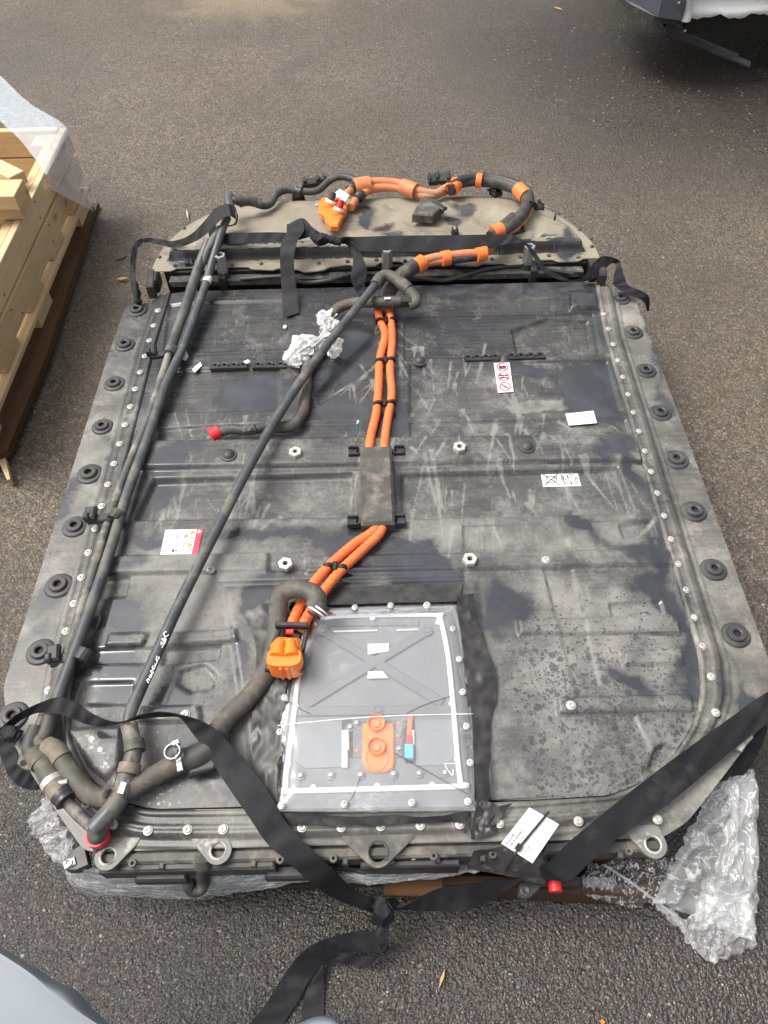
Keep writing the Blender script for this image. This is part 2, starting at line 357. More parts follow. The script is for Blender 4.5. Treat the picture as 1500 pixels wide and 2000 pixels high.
def pxtube(name, pts, r, mat, parent, n=12, sub=8, ripple=None):
    """pts: (px, py, z[, r])"""
    W = [tuple(A(p[0], p[1], p[2])) + ((p[3] if len(p) > 3 else r),) for p in pts]
    C = cat(W, sub); V, Fc = tube_geo(C[:, :3], C[:, 3], n, ripple)
    return add(name, V, Fc, mat, parent, 'auto')
def box_geo(c, s, rz=0, bevel=0):
    x, y, z = s[0]/2, s[1]/2, s[2]/2; b = bevel
    if b:
        lo = [(-x+b, -y+b, -z), (x-b, -y+b, -z), (x-b, y-b, -z), (-x+b, y-b, -z)]
        m0 = [(-x, -y, -z+b), (x, -y, -z+b), (x, y, -z+b), (-x, y, -z+b)]
        m1 = [(a[0], a[1], z-b) for a in m0]; hi = [(a[0], a[1], z) for a in lo]
        V = lo+m0+m1+hi; Fc = [(3, 2, 1, 0), (12, 13, 14, 15)]
        for L in range(3):
            for k in range(4): Fc.append((L*4+k, L*4+(k+1) % 4, L*4+4+(k+1) % 4, L*4+4+k))
    else:
        V = [(-x, -y, -z), (x, -y, -z), (x, y, -z), (-x, y, -z), (-x, -y, z), (x, -y, z), (x, y, z), (-x, y, z)]
        Fc = [(3, 2, 1, 0), (4, 5, 6, 7), (0, 1, 5, 4), (1, 2, 6, 5), (2, 3, 7, 6), (3, 0, 4, 7)]
    ca, sa = math.cos(rz), math.sin(rz)
    return [(c[0]+v[0]*ca-v[1]*sa, c[1]+v[0]*sa+v[1]*ca, c[2]+v[2]) for v in V], Fc
def box(name, c, s, mat, parent=None, rz=0, bevel=.002): 
    V, Fc = box_geo(c, s, rz, bevel); return add(name, V, Fc, mat, parent, False)
def lathe_geo(prof, n=20, c=(0, 0, 0)):
    V = [(c[0]+r*math.cos(2*math.pi*k/n), c[1]+r*math.sin(2*math.pi*k/n), c[2]+z) for r, z in prof for k in range(n)]
    Fc = [(i*n+k, i*n+(k+1) % n, (i+1)*n+(k+1) % n, (i+1)*n+k) for i in range(len(prof)-1) for k in range(n)]
    return V, Fc
def prism_geo(poly, z0, z1, bev=0.0):
    """poly: 2D ccw or cw world points"""
    P = np.array([(p[0], p[1]) for p in poly], dtype=float)
    if np.sum(P[:, 0]*np.roll(P[:, 1], -1)-np.roll(P[:, 0], -1)*P[:, 1]) < 0: P = P[::-1]
    n = len(P)
    if bev:
        e = np.roll(P, -1, 0)-P; e /= np.linalg.norm(e, axis=1)[:, None]+1e-9
        nn = np.stack([-e[:, 1], e[:, 0]], 1); q = nn+np.roll(nn, 1, 0); q /= np.maximum(np.linalg.norm(q, axis=1)[:, None], .5)
        I = P+q*bev; rings = [(P, z0), (P, z1-bev), (I, z1)]
    else: rings = [(P, z0), (P, z1)]
    V = [(p[0], p[1], z) for R, z in rings for p in R]
    Fc = [(i*n+k, i*n+(k+1) % n, (i+1)*n+(k+1) % n, (i+1)*n+k) for i in range(len(rings)-1) for k in range(n)]
    Fc += [tuple(range((len(rings)-1)*n, len(rings)*n)), tuple(range(n-1, -1, -1))]
    return V, Fc
def prism(name, poly, z0, z1, mat, parent=None, bev=.0015):
    V, Fc = prism_geo(poly, z0, z1, bev); return add(name, V, Fc, mat, parent, False)
def pxprism(name, pts, z0, z1, mat, parent=None, bev=.0015): return prism(name, [A(x, y, z1) for x, y in pts], z0, z1, mat, parent, bev)
def ring_plate_geo(outer, hole_c, hole_r, z0, z1, n=24):
    """plate with a round hole: outer is a radial list of (x,y) sampled by angle round the hole"""
    V, Fc = [], []
    for R, z in ((0, z0), (1, z0), (1, z1), (0, z1)):
        for k in range(n):
            a = 2*math.pi*k/n
            if R == 0: V.append((hole_c[0]+hole_r*math.cos(a), hole_c[1]+hole_r*math.sin(a), z))
            else: V.append((outer[k][0], outer[k][1], z))
    for i in range(4):
        j = (i+1) % 4
        for k in range(n): Fc.append((i*n+k, i*n+(k+1) % n, j*n+(k+1) % n, j*n+k))
    return V, Fc
def ribbon(name, L, R, mat, parent, sub=8, th=.0016, nc=5, wob=.0015):
    """band between two edge curves given as (px,py,z)"""
    a = cat([A(*p) for p in L], sub); b = cat([A(*p) for p in R], sub)
    m = min(len(a), len(b)); a, b = a[:m], b[:m]
    t = np.linspace(0, 1, nc)[None, :, None]
    G = a[:, None, :]*(1-t)+b[:, None, :]*t
    du = np.gradient(G, axis=0); dv = np.gradient(G, axis=1); nn = np.cross(du, dv); nn /= np.linalg.norm(nn, axis=2)[:, :, None]+1e-9
    G = G + nn*(np.sin(np.arange(m)*.9)[:, None, None]*wob*np.sin(t*3.1))
    V = np.concatenate([(G+nn*th/2).reshape(-1, 3), (G-nn*th/2).reshape(-1, 3)]); o = m*nc; Fc = []
    for i in range(m-1):
        for k in range(nc-1):
            q = (i*nc+k, i*nc+k+1, (i+1)*nc+k+1, (i+1)*nc+k); Fc.append(q); Fc.append(tuple(o+x for x in q[::-1]))
        for k in (0, nc-1):
            x, y = i*nc+k, (i+1)*nc+k; Fc.append((x, y, o+y, o+x) if k == 0 else (x, o+x, o+y, y))
    for i in (0, m-1):
        for k in range(nc-1):
            x, y = i*nc+k, i*nc+k+1; Fc.append((x, o+x, o+y, y) if i == 0 else (x, y, o+y, o+x))
    return add(name, V, Fc, mat, parent, 'auto')

# numpy noise
_T = RNG.random((256, 256))
def vn(x, y, s):
    x = np.asarray(x)*s+37.3; y = np.asarray(y)*s+11.7
    xi, yi = np.floor(x).astype(int), np.floor(y).astype(int); fx, fy = x-xi, y-yi
    fx, fy = fx*fx*(3-2*fx), fy*fy*(3-2*fy); g = lambda i, j: _T[i % 256, j % 256]
    return (g(xi, yi)*(1-fx)+g(xi+1, yi)*fx)*(1-fy)+(g(xi, yi+1)*(1-fx)+g(xi+1, yi+1)*fx)*fy
def fbm(x, y, s, o=4):
    r, a, t = 0, 1, 0
    for k in range(o): r = r+a*vn(x+k*3.1, y-k*1.7, s*2**k); t += a; a *= .55
    return r/t
def sdf(X, Y, poly):
    """signed distance, inside positive"""
    P = np.array([(p[0], p[1]) for p in poly]); d = np.full(X.shape, 1e9); ins = np.zeros(X.shape, bool)
    for i in range(len(P)):
        a, b = P[i], P[(i+1) % len(P)]; ex, ey = b-a; wx, wy = X-a[0], Y-a[1]
        t = np.clip((wx*ex+wy*ey)/(ex*ex+ey*ey+1e-12), 0, 1); d = np.minimum(d, (wx-ex*t)**2+(wy-ey*t)**2)
        c = (a[1] <= Y) != (b[1] <= Y)
        ins ^= c & (X < (b[0]-a[0])*(Y-a[1])/(b[1]-a[1]+1e-12)+a[0])
    d = np.sqrt(d); return np.where(ins, d, -d)
def sstep(v, a, b): t = np.clip((v-a)/(b-a), 0, 1); return t*t*(3-2*t)

# ------------------------------------------------------------------ ground
gx = np.linspace(-40, 40, 81); gy = np.linspace(-20, 60, 81)
V = [(x, y, 0.0) for y in gy for x in gx]; Fc = [(j*81+i, j*81+i+1, (j+1)*81+i+1, (j+1)*81+i) for j in range(80) for i in range(80)]
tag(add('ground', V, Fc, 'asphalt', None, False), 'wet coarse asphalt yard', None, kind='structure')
def chips(cnt, ymax, s0, s1):
    V, Fc = [], []
    k = 0
    while k < cnt:
        y = RNG.random()**.8*ymax-.3; x = (RNG.random()-.5)*(2.2+y*1.3)
        if -.7 < x < .7 and .35 < y < 2.2: continue
        s = s0+(s1-s0)*RNG.random()**4; a = RNG.random()*6.28; e = .55+.45*RNG.random(); b = len(V); h = s*.28
        for q in range(5):
            t = a+q*1.2566+RNG.random()*.5; V.append((x+s*math.cos(t), y+s*e*math.sin(t), -.0005))
        for q in range(5):
            t = a+q*1.2566+RNG.random()*.5; V.append((x+.6*s*math.cos(t), y+.6*s*e*math.sin(t), h*(.8+.4*RNG.random())))
        Fc.append(tuple(b+5+q for q in range(5)))
        for q in range(5): Fc.append((b+q, b+(q+1) % 5, b+5+(q+1) % 5, b+5+q))
        k += 1
    return V, Fc
V, Fc = chips(20000, 4.8, .0012, .0058)
tag(add('stone_chips', V, Fc, 'chip', None, False), 'pale stone chips set in the asphalt', None, kind='stuff')

# ------------------------------------------------------------------ battery pack
PACK = thing('battery_pack', 'large black vehicle battery pack with dusty wet ribbed cover lying on a pallet', 'battery pack', (0, 1.05, .144))
INN = [(.635, 1.83), (.614, 1.60), (.608, .64), (.59, .555), (.555, .49), (.50, .432), (.44, .395), (.38, .374), (.18, .3685), (-.02, .3685), (-.26, .3685),
       (-.42, .3705), (-.49, .39), (-.545, .435), (-.588, .50), (-.607, .57), (-.614, .65), (-.614, 1.6), (-.606, 1.83)]
OUT = [(.742, 1.78), (.745, 1.60), (.75, .61), (.735, .545), (.70, .505), (.61, .42), (.51, .33), (.46, .306), (.18, .306), (-.02, .306), (-.26, .306),
       (-.44, .306), (-.525, .306), (-.60, .385), (-.66, .45), (-.715, .515), (-.752, .61), (-.745, 1.6), (-.738, 1.78)]
def resamp(P, cnt):
    P = np.array(P); Q = []
    for i in range(len(P)-1):
        for k in range(cnt[i]): Q.append(P[i]+(P[i+1]-P[i])*k/cnt[i])
    Q.append(P[-1]); return np.array(Q)
def smooth_poly(P, it=2):
    P = P.copy()
    for _ in range(it): P[1:-1] = .25*P[:-2]+.5*P[1:-1]+.25*P[2:]
    return P
CN = [max(3, int(np.hypot(INN[i+1][0]-INN[i][0], INN[i+1][1]-INN[i][1])/.005)) for i in range(len(INN)-1)]
IN_, OUT_ = smooth_poly(resamp(INN, CN), 12), smooth_poly(resamp(OUT, CN), 6)

Z = .27
PXP = lambda pts, z=Z: [A(x, y, z) for x, y in pts]
WETP = [  # wet places (survey pixels on the panel plane)
 [(735,1080),(775,1058),(850,1070),(868,1105),(905,1150),(878,1165),(785,1160),(770,1128),(735,1105),(700,1140),(645,1132),(690,1100)],
 [(400,1048),(560,1034),(700,1026),(715,1042),(690,1076),(630,1072),(600,1050),(500,1056),(390,1064)],
 [(1195,860),(1240,905),(1290,1040),(1332,1180),(1366,1345),(1345,1345),(1318,1300),(1338,1240),(1275,1185),(1235,1165),(1255,1120),(1290,1104),(1195,1064),(1250,1042),(1278,1010),(1240,960)],
 [(945,1165),(965,1120),(995,1130),(1012,1150),(1062,1192),(1010,1218),(975,1238),(935,1225)],
 [(1168,1318),(1290,1316),(1284,1338),(1252,1346),(1200,1334),(1172,1330)],
 [(1060,718),(1190,705),(1228,830),(1120,802),(1090,745)], [(1000,700),(1060,715),(1050,735),(1010,720)],
 [(600,800),(640,775),(710,782),(790,800),(795,828),(768,850),(690,842),(620,835)], [(650,640),(720,630),(735,700),(690,740),(620,760),(600,730)],
 [(500,735),(600,750),(590,805),(432,802),(420,768),(450,740)], [(392,860),(425,850),(400,885),(340,905),(350,882)],
 [(215,1170),(265,1185),(268,1235),(170,1250),(182,1222),(208,1200)], [(160,1262),(262,1264),(268,1330),(250,1382),(190,1376),(182,1345),(200,1322),(150,1312)],
 [(318,1340),(350,1335),(362,1372),(350,1395),(285,1395)], [(262,1042),(300,1034),(325,1046),(315,1056),(275,1056)], [(225,1095),(262,1088),(275,1110),(238,1112)],
 [(440,1250),(462,1290),(470,1330),(450,1345),(438,1300)], [(880,1160),(935,1190),(945,1400),(920,1560),(900,1500),(920,1350)],
 [(1075,560),(1160,556),(1164,600),(1110,590)], [(860,575),(900,565),(915,580),(890,592)], [(1005,570),(1050,565),(1056,580),(1015,586)],
 [(1085,1010),(1110,1000),(1150,1040),(1200,1050),(1120,1058)], [(300,900),(350,880),(330,990),(270,1000)],
 [(1120,770),(1180,760),(1215,845),(1160,830)], [(1150,900),(1200,880),(1215,900),(1170,915)], [(480,1130),(540,1120),(545,1180),(500,1220),(480,1190)],
 [(840,540),(1000,545),(980,570),(860,560)], [(335,1440),(400,1430),(390,1450),(350,1462)], [(185,1420),(240,1425),(240,1455),(200,1460),(180,1440)], [(380,1500),(420,1490),(440,1530),(430,1560),(400,1530)]]
HF = [  # raised and sunk pressings: polygon, height (m), edge width
 ([(258,866),(1243,852),(1254,902),(245,918)], .006, .010), ([(195,1090),(525,1082),(525,1118),(180,1124)], .005, .008), ([(600,1090),(1318,1074),(1328,1104),(600,1122)], .005, .008),
 ([(782,926),(1205,912),(1238,1000),(785,1012)], -.0075, .012), ([(300,936),(690,924),(690,1008),(262,1014)], -.0075, .012),
 ([(315,722),(545,716),(548,800),(296,806)], -.003, .006), ([(800,712),(1188,702),(1214,800),(800,814)], -.003, .006),
 ([(330,592),(560,586),(560,680),(318,690)], -.0025, .006), ([(790,620),(1160,610),(1175,690),(790,702)], -.0035, .006),
 ([(1000,640),(1070,618),(1150,622),(1160,688),(1010,688)], -.005, .008), ([(1112,578),(1164,574),(1168,604),(1114,608)], .006, .012),
 ([(420,830),(700,822),(700,850),(300,862),(305,838)], -.003, .005), ([(800,826),(1224,816),(1232,842),(800,858)], -.003, .005),
 ([(1010,1212),(1310,1204),(1326,1220),(1328,1238),(1014,1240)], .0045, .006), ([(1214,1274),(1330,1268),(1336,1298),(1218,1300)], .0045, .006),
 ([(1087,1366),(1350,1358),(1354,1388),(1090,1396)], .005, .006), ([(1190,1180),(1290,1172),(1300,1204),(1196,1204)], -.003, .005),
 ([(1062,1112),(1118,1110),(1172,1340),(1120,1340)], -.0015, .007), ([(1195,1398),(1240,1398),(1300,1520),(1240,1530)], -.0015, .008),
 ([(905,1028),(1270,1014),(1284,1062),(905,1078)], -.002, .010), ([(1210,1022),(1275,1014),(1285,1046),(1220,1050)], -.004, .006),
 ([(326,1238),(462,1232),(466,1254),(318,1264)], .0045, .006), ([(322,1268),(432,1262),(428,1288),(316,1298)], -.004, .005), ([(215,1240),(290,1238),(280,1260),(208,1264)], .004, .005),
 ([(165,1268),(310,1264),(296,1296),(155,1298)], -.003, .004), ([(352,1310),(400,1296),(424,1320),(410,1346),(370,1352),(346,1336)], -.0035, .008),
 ([(278,1384),(390,1380),(394,1412),(270,1412)], .005, .005), ([(160,1332),(262,1330),(255,1376),(145,1376)], -.003, .004),
 ([(205,1130),(255,1128),(245,1165),(190,1168)], -.003, .005), ([(130,1424),(240,1420),(232,1500),(205,1520),(180,1500)], .004, .008),
 ([(1280,1460),(1300,1452),(1322,1462),(1318,1490),(1290,1510),(1268,1500)], -.004, .006), ([(250,1430),(262,1430),(240,1540),(226,1540)], -.005, .004),
 ([(440,1150),(930,1136),(965,1572),(505,1585)], .003, .02), ([(420,1120),(900,1112),(905,1130),(425,1140)], .003, .006)]
def panel_fields(X, Y, streak_n=0, drop=.2, wets=WETP):
    wx = X+.05*(fbm(X, Y, 11, 5)-.5)*2; wy = Y+.05*(fbm(X+5, Y+9, 11, 5)-.5)*2
    W = np.full(X.shape, -1.0)
    for p in wets: W = np.maximum(W, np.clip(.5+sdf(wx, wy, PXP(p))/.055, 0, 1))
    W = np.clip(W, 0, 1)
    St = np.zeros(X.shape)
    for _ in range(streak_n):
        cx = RNG.uniform(-.1, .58); cy = RNG.uniform(.9, 1.5); L = RNG.uniform(.02, .085); w = RNG.uniform(.0025, .009); a = RNG.normal(0, .28)+math.pi/2+.5*(cx-.2)
        if RNG.random() < .25: cx = RNG.uniform(-.55, -.25); cy = RNG.uniform(.95, 1.3)
        if RNG.random() < .15: cx = RNG.uniform(-.2, .1); cy = RNG.uniform(1.35, 1.7); a += RNG.normal(0, .7)
        dx, dy = X-cx, Y-cy; u = dx*math.cos(a)+dy*math.sin(a); v = -dx*math.sin(a)+dy*math.cos(a)
        w2 = w*(.6+.4*u/L)
        St = np.maximum(St, np.clip(.62-.12*np.maximum(np.abs(u)/L-1, 0)*12, 0, 1)*np.clip(1.5-np.abs(v)/np.maximum(w2, .0012), 0, 1)*(np.abs(u) < L*1.1))
    return W, St
# cover
ny = 380; nx = 320
ys = np.linspace(.3705, 1.828, ny)
right = IN_[:len(IN_)//2]; left = IN_[len(IN_)//2:]
xr = np.interp(ys, right[::-1, 1], right[::-1, 0]); xl = np.interp(ys, left[:, 1], left[:, 0])
T = np.linspace(0, 1, nx)[None, :]
X = xl[:, None]*(1-T)+xr[:, None]*T; Y = np.repeat(ys[:, None], nx, 1)
H = np.zeros(X.shape)
SHADE_LINE = np.zeros(X.shape)
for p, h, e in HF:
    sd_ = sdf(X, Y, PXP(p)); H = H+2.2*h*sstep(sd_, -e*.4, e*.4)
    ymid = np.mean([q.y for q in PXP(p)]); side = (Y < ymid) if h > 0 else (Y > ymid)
    SHADE_LINE = np.maximum(SHADE_LINE, np.exp(-((sd_+.001)/.0035)**2)*side*np.clip(fbm(X+h*90, Y, 9)*2.2-.65, 0, 1))  # shadow lines along the pressing edges, painted in as thin wet lines
db = np.minimum(np.minimum(X-xl[:, None], xr[:, None]-X), np.minimum(Y-.3685, 1.9-Y))
# shallow drop towards the seam, where water gathers
H = H-.006*(1-sstep(db, .004, .05))
H = H+.0012*(fbm(X, Y, 4)-.5)
W0 = None; EDG = np.zeros(X.shape)
for p, h, e in HF[:-2]: EDG = np.maximum(EDG, np.exp(-(sdf(X, Y, PXP(p))/.006)**2))
W, St = panel_fields(X, Y, 170)
W = np.maximum(W, .62*SHADE_LINE)  # wet mask also carries the painted edge shadow
St = np.maximum(St, EDG*np.clip(fbm(X, Y, 7)*1.5-.5, 0, .16))
U_, V_ = X, Y
D = .5+.18*(fbm(X, Y, 3.5)-.5)-.14*sstep(Y, 1.15, 1.6)+.06*sstep(-Y, -.9, -.5)
for p in ([(800,705),(1060,698),(1100,810),(800,815)], ): D += .06*sstep(sdf(X, Y, PXP(p)), -.05, .05)
for p in ([(780,1010),(1230,1000),(1250,1080),(790,1080)], [(330,1040),(560,1060),(540,1110),(210,1110)], [(1050,1110),(1300,1180),(1330,1340),(1060,1300)], [(240,1120),(330,1060),(520,1100),(450,1250),(330,1250)]):
    D += .16*sstep(sdf(X, Y, PXP(p)), -.04, .04)
# pale scour on the right
sc = sstep(sdf(X+.01*(fbm(X, Y, 60)-.5), Y+.02*(fbm(X+3, Y, 60)-.5), PXP([(985,790),(1020,782),(1090,775),(1130,778),(1140,785),(1100,798),(1010,806),(995,800)])), -.006, .006)
St = np.maximum(St, sc*.62)
for p in ([(1050,864),(1230,856),(1236,872),(1054,880)], [(440,1010),(690,1012),(690,1026),(420,1034)], [(560,1094),(700,1086),(700,1096),(600,1104)]): St = np.maximum(St, .42*sstep(sdf(X, Y, PXP(p)), -.01, .01))
DR = .08+.36*sstep(-Y, -.90, -.62)*sstep(np.abs(X+.02), .2, .3)*(.6+.8*fbm(X, Y, 9))+.12*sstep(-Y, -1.05, -.9)*sstep(X, .1, .3)
Z3 = ZC+H
def grid_faces(ny, nx): return [(j*nx+i, j*nx+i+1, (j+1)*nx+i+1, (j+1)*nx+i) for j in range(ny-1) for i in range(nx-1)]
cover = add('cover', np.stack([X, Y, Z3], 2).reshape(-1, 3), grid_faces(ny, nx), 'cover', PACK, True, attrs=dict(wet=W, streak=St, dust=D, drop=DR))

# flange ring with bolt strip
nt = 44; ns = len(IN_); t = np.linspace(0, 1, nt)
P = IN_[:, None, :]*(1-t[None, :, None])+OUT_[:, None, :]*t[None, :, None]
dist = np.linalg.norm(P-IN_[:, None, :], axis=2)
X, Y = P[:, :, 0], P[:, :, 1]
zf = .2655+.004*sstep(dist, .0, .006)-.004*sstep(dist, .011, .015)+.002*sstep(dist, .026, .030)*(1-sstep(dist, .034, .038))-.010*sstep(dist, .040, .052)-.004*sstep(dist, .060, .066)
zf = np.where(dist < .003, .260, zf)
zf = zf+.0012*(fbm(X, Y, 7)-.5)
Wr, _ = panel_fields(X, Y, 0, wets=[[(1428,1270),(1440,1285),(1480,1400),(1462,1400)], [(1325,1130),(1345,1125),(1360,1150),(1338,1165)], [(1262,600),(1290,700),(1310,790),(1285,740),(1268,660)], [(70,1140),(95,1180),(60,1190)], [(40,1230),(90,1215),(80,1260)], [(185,880),(215,830),(205,930)], [(1395,1290),(1425,1330),(1405,1340)], [(120,950),(140,935),(135,985),(115,990)]])
Dr_ = .5+.5*(fbm(X, Y, 6)-.5)-.16*sstep(Y, 1.3, 1.6)*(X < 0)-.10*(dist < .055)
ring = add('flange', np.concatenate([np.stack([X, Y, zf], 2).reshape(-1, 3)]), [f[::-1] for f in grid_faces(ns, nt)], 'rail', PACK, True,
           attrs=dict(wet=Wr, streak=np.zeros(X.shape), dust=Dr_, drop=.10+.12*sstep(-Y, -1.0, -.7)))
# tray body below the flange
poly = OUT_[::6]
V, Fc = prism_geo([(p[0], p[1]) for p in poly], .205, .243); tray = add('tray_rim', V, Fc, 'tray', PACK, False)
inner = [(p[0]*.93, .34+(p[1]-.30)*.965) for p in poly]
V, Fc = prism_geo(inner, .146, .204); add('tray', V, Fc, 'tray', PACK, False)

# bolts
prof = [(0, .0012), (.0022, .0012), (.0026, .0044), (.0050, .0046), (.0066, .0036), (.0072, .0022), (.0090, .0018), (.0092, -.002)]
V, Fc = lathe_geo(prof, 14); B0 = add('bolt', V, Fc, 'zinc', PACK, 'auto', origin=(0, 0, 0)); first = True
bl = [(-.632, 1.745)]+[(-.6335-.00115*i, 1.679-.0638*i) for i in range(18)]+[(.631-.0006*i, 1.745-.0642*i) for i in range(1, 19)]+[(.608, .518), (.578, .46)]
bl += [(-.534, .381), (-.479, .345), (-.417, .334), (-.349, .334), (-.288, .333), (-.22, .333), (-.153, .333)]+[(-.086+.0676*i, .332) for i in range(9)]
def bz(x, y): return .2668
for x, y in bl:
    if first: B0.location = Vector((x, y, bz(x, y)))-wl(PACK); first = False
    else: inst(B0, PACK, (x, y, bz(x, y)), RNG.random()*6, .9)
for px, py in [(412,1113),(1066,1094),(1115,1378),(362,1396)]:
    q = A(px, py, .281); inst(B0, PACK, (q.x, q.y, .2815), RNG.random()*6)
# grommets
prof = [(.0078, -.016), (.0078, .008), (.0105, .0098), (.0165, .0095), (.0185, .007), (.0185, .003), (.024, .0035), (.0275, .002), (.029, -.001), (.031, -.003)]
V, Fc = lathe_geo(prof, 24); G0 = add('grommet', V, Fc, 'rubber', PACK, 'auto', origin=(0, 0, 0))
V, Fc = lathe_geo([(0, 0), (.0082, 0)], 16); K0 = add('grommet_hole', V, Fc, 'black', PACK, True, origin=(0, 0, 0))
gpos = [(sx*.702-(.0015*(i-3) if sx < 0 else 0), .684+.1556*i) for sx in (-1, 1) for i in range(7)]+[(-.70, 1.768), (.70, 1.768), (-.715, .55)]
for k, (x, y) in enumerate(gpos):
    zz = .2535
    if k == 0: G0.location = Vector((x, y, zz))-wl(PACK); K0.location = Vector((x, y, zz+.001))-wl(PACK)
    else: inst(G0, PACK, (x, y, zz), RNG.random()*6, 1+.04*RNG.normal()); inst(K0, PACK, (x, y, zz+.001))
# big hex nuts
def hexnut_geo(R, r, h):
    n = 6; V, Fc = [], []
    for (q, z) in ((R, 0), (R, h-.002), (R*.93, h)):
        V += [(q*math.cos(rad(60*k+30)), q*math.sin(rad(60*k+30)), z) for k in range(n)]
    for L in range(2):
        for k in range(n): Fc.append((L*n+k, L*n+(k+1) % n, L*n+n+(k+1) % n, L*n+n+k))
    b = len(V)
    for (q, z) in ((r, h), (r, .001)): V += [(q*math.cos(rad(15*k)), q*math.sin(rad(15*k)), z) for k in range(24)]
    for k in range(24):
        Fc.append((b+k, b+24+k, b+24+(k+1) % 24, b+(k+1) % 24))
    for k in range(6):
        c0 = 4*k+2; Fc.append((12+k, 12+(k+1) % 6)+tuple(b+(c0+4-j) % 24 for j in range(0, 5)))
    return V, Fc
V, Fc = hexnut_geo(.0165, .0058, .011); H0 = add('hex_nut', V, Fc, 'zinc', PACK, False, origin=(0, 0, 0))
V, Fc = lathe_geo([(0, .012), (.005, .012), (.012, .008), (.014, .004), (.019, .003), (.02, 0)], 18); P0 = add('rubber_plug', V, Fc, 'rubber', PACK, 'auto', origin=(0, 0, 0))
for k, (px, py) in enumerate([(577,887),(897,877),(558,1105),(917,1096)]):
    q = A(px, py, .283)
    if k == 0: H0.location = q-wl(PACK)
    else: inst(H0, PACK, q, RNG.random())
V, Fc = lathe_geo([(0, 0), (.0068, 0)], 16); KB = add('nut_hole', V, Fc, 'black', PACK, True, origin=(0, 0, 0))
for k, (px, py) in enumerate([(577,887),(897,877),(558,1105),(917,1096)]):
    q = A(px, py, .283); q.z = .2852
    if k == 0: KB.location = q-wl(PACK)
    else: inst(KB, PACK, q)
for k, (px, py) in enumerate([(447,890),(1029,874),(820,706),(652,706)]):
    q = A(px, py, .283 if k < 2 else .269)
    if k == 0: P0.location = q-wl(PACK)
    else: inst(P0, PACK, q)
# foam ladder strips
def ladder(px0, py0, px1, py1):
    a, b = A(px0, py0, ZC), A(px1, py1, ZC); d = (b-a); L = d.length; d.normalize(); nn = Vector((-d.y, d.x, 0)); g = []
    cnt = int(L/.0225)
    for k in range(cnt):
        c = a+d*(k+.5)*L/cnt
        V = []; 
        for (r, z) in ((.0045, .268), (.0045, .276), (.0095, .277), (.0115, .268)):
            for q in range(10):
                an = q*.6283; V.append(c+d*r*1.18*math.cos(an)+nn*r*math.sin(an)*.9+Vector((0, 0, z-c.z)))
        g.append((V, [(i*10+q, i*10+(q+1) % 10, (i+1)*10+(q+1) % 10, (i+1)*10+q) for i in range(3) for q in range(10)]))
    V, Fc = box_geo(((a+b)/2-nn*.011+Vector((0, 0, .0))), (L, .008, .016), math.atan2(d.y, d.x), .002); g.append((V, Fc))
    V, Fc = merge(*g); return add('foam_strip', V, Fc, 'plastic', PACK, 'auto')
ladder(412,716,485,714); ladder(494,714,560,713); ladder(906,700,976,698); ladder(990,697,1064,695)

# ------------------------------------------------------------------ rear hump
ny, nx = 90, 260
yb = np.linspace(0, 1, ny)[:, None]
bk = [(-.665, 1.90), (-.657, 1.96), (-.63, 2.05), (-.57, 2.14), (-.49, 2.205), (-.42, 2.232), (-.2, 2.245), (.05, 2.248), (.3, 2.242), (.42, 2.228), (.5, 2.19), (.565, 2.125), (.62, 2.04), (.648, 1.96), (.655, 1.90)]
xs = np.linspace(-.664, .654, nx)
bx = cat(bk, 10); yback = np.interp(xs, bx[:, 0], bx[:, 1])
scal = .006*np.sign(np.sin(xs*42))*np.clip(np.abs(np.sin(xs*42))*3, 0, 1)
yfront = 1.888+scal-.02*np.exp(-((xs+.22)/.09)**2)-.014*np.exp(-((xs-.33)/.1)**2)+.008*np.exp(-((xs-.05)/.05)**2)
X = np.repeat(xs[None, :], ny, 0); Y = yfront[None, :]*(1-yb)+yback[None, :]*yb
pol = [(p[0], p[1]) for p in bk]
dd = sdf(X, Y, [(-.665, 1.90)]+pol+[(.655, 1.90)])
dd2 = np.minimum(np.minimum(np.where(Y > 1.95, dd, 9), Y-1.888), np.minimum(X+.66, .65-X))
H = .303+.030*sstep(dd2, .036, .050)+.006*sstep(dd2, .046, .07)
H += .010*sstep(dd2, .06, .16)
H -= .018*sstep(sdf(X, Y, PXP([(760,400),(960,400),(1010,420),(960,440),(700,440)], .35)), -.03, .04)
H += .006*sstep(sdf(X, Y, PXP([(380,440),(560,420),(600,455),(380,470)], .35)), -.02, .02)
H += .007*sstep(sdf(X, Y, PXP([(1060,420),(1110,440),(1120,470),(1050,462)], .34)), -.01, .02)+.005*sstep(sdf(X, Y, PXP([(420,455),(1040,452),(1040,468),(400,476)], .34)), -.008, .008)
H += .004*(fbm(X, Y, 7)-.5)
slope = np.hypot(np.gradient(H, axis=0)/np.gradient(Y, axis=0), np.gradient(H, axis=1)/.00507)
Wh, _ = panel_fields(X, Y, 0, wets=[])
WH2 = [[(700,400),(735,402),(730,440),(705,436)], [(735,430),(770,432),(765,446),(740,444)], [(890,390),(925,394),(915,412),(892,408)], [(870,415),(900,418),(890,428),(868,426)], [(755,452),(790,448),(800,470),(760,470)], [(1110,440),(1140,470),(1120,485),(1090,470)], [(335,485),(360,470),(370,490),(345,500)]]
for p in WH2: Wh = np.maximum(Wh, np.clip(.5+sdf(X+.06*(fbm(X, Y, 14)-.5), Y+.06*(fbm(X+3, Y, 14)-.5), PXP(p, .35))/.05, 0, 1))
V = np.stack([X, Y, H], 2).reshape(-1, 3).tolist(); Fc = grid_faces(ny, nx)
edge = list(range(nx))+[j*nx+nx-1 for j in range(1, ny)]+[(ny-1)*nx+i for i in range(nx-2, -1, -1)]+[j*nx for j in range(ny-2, 0, -1)]
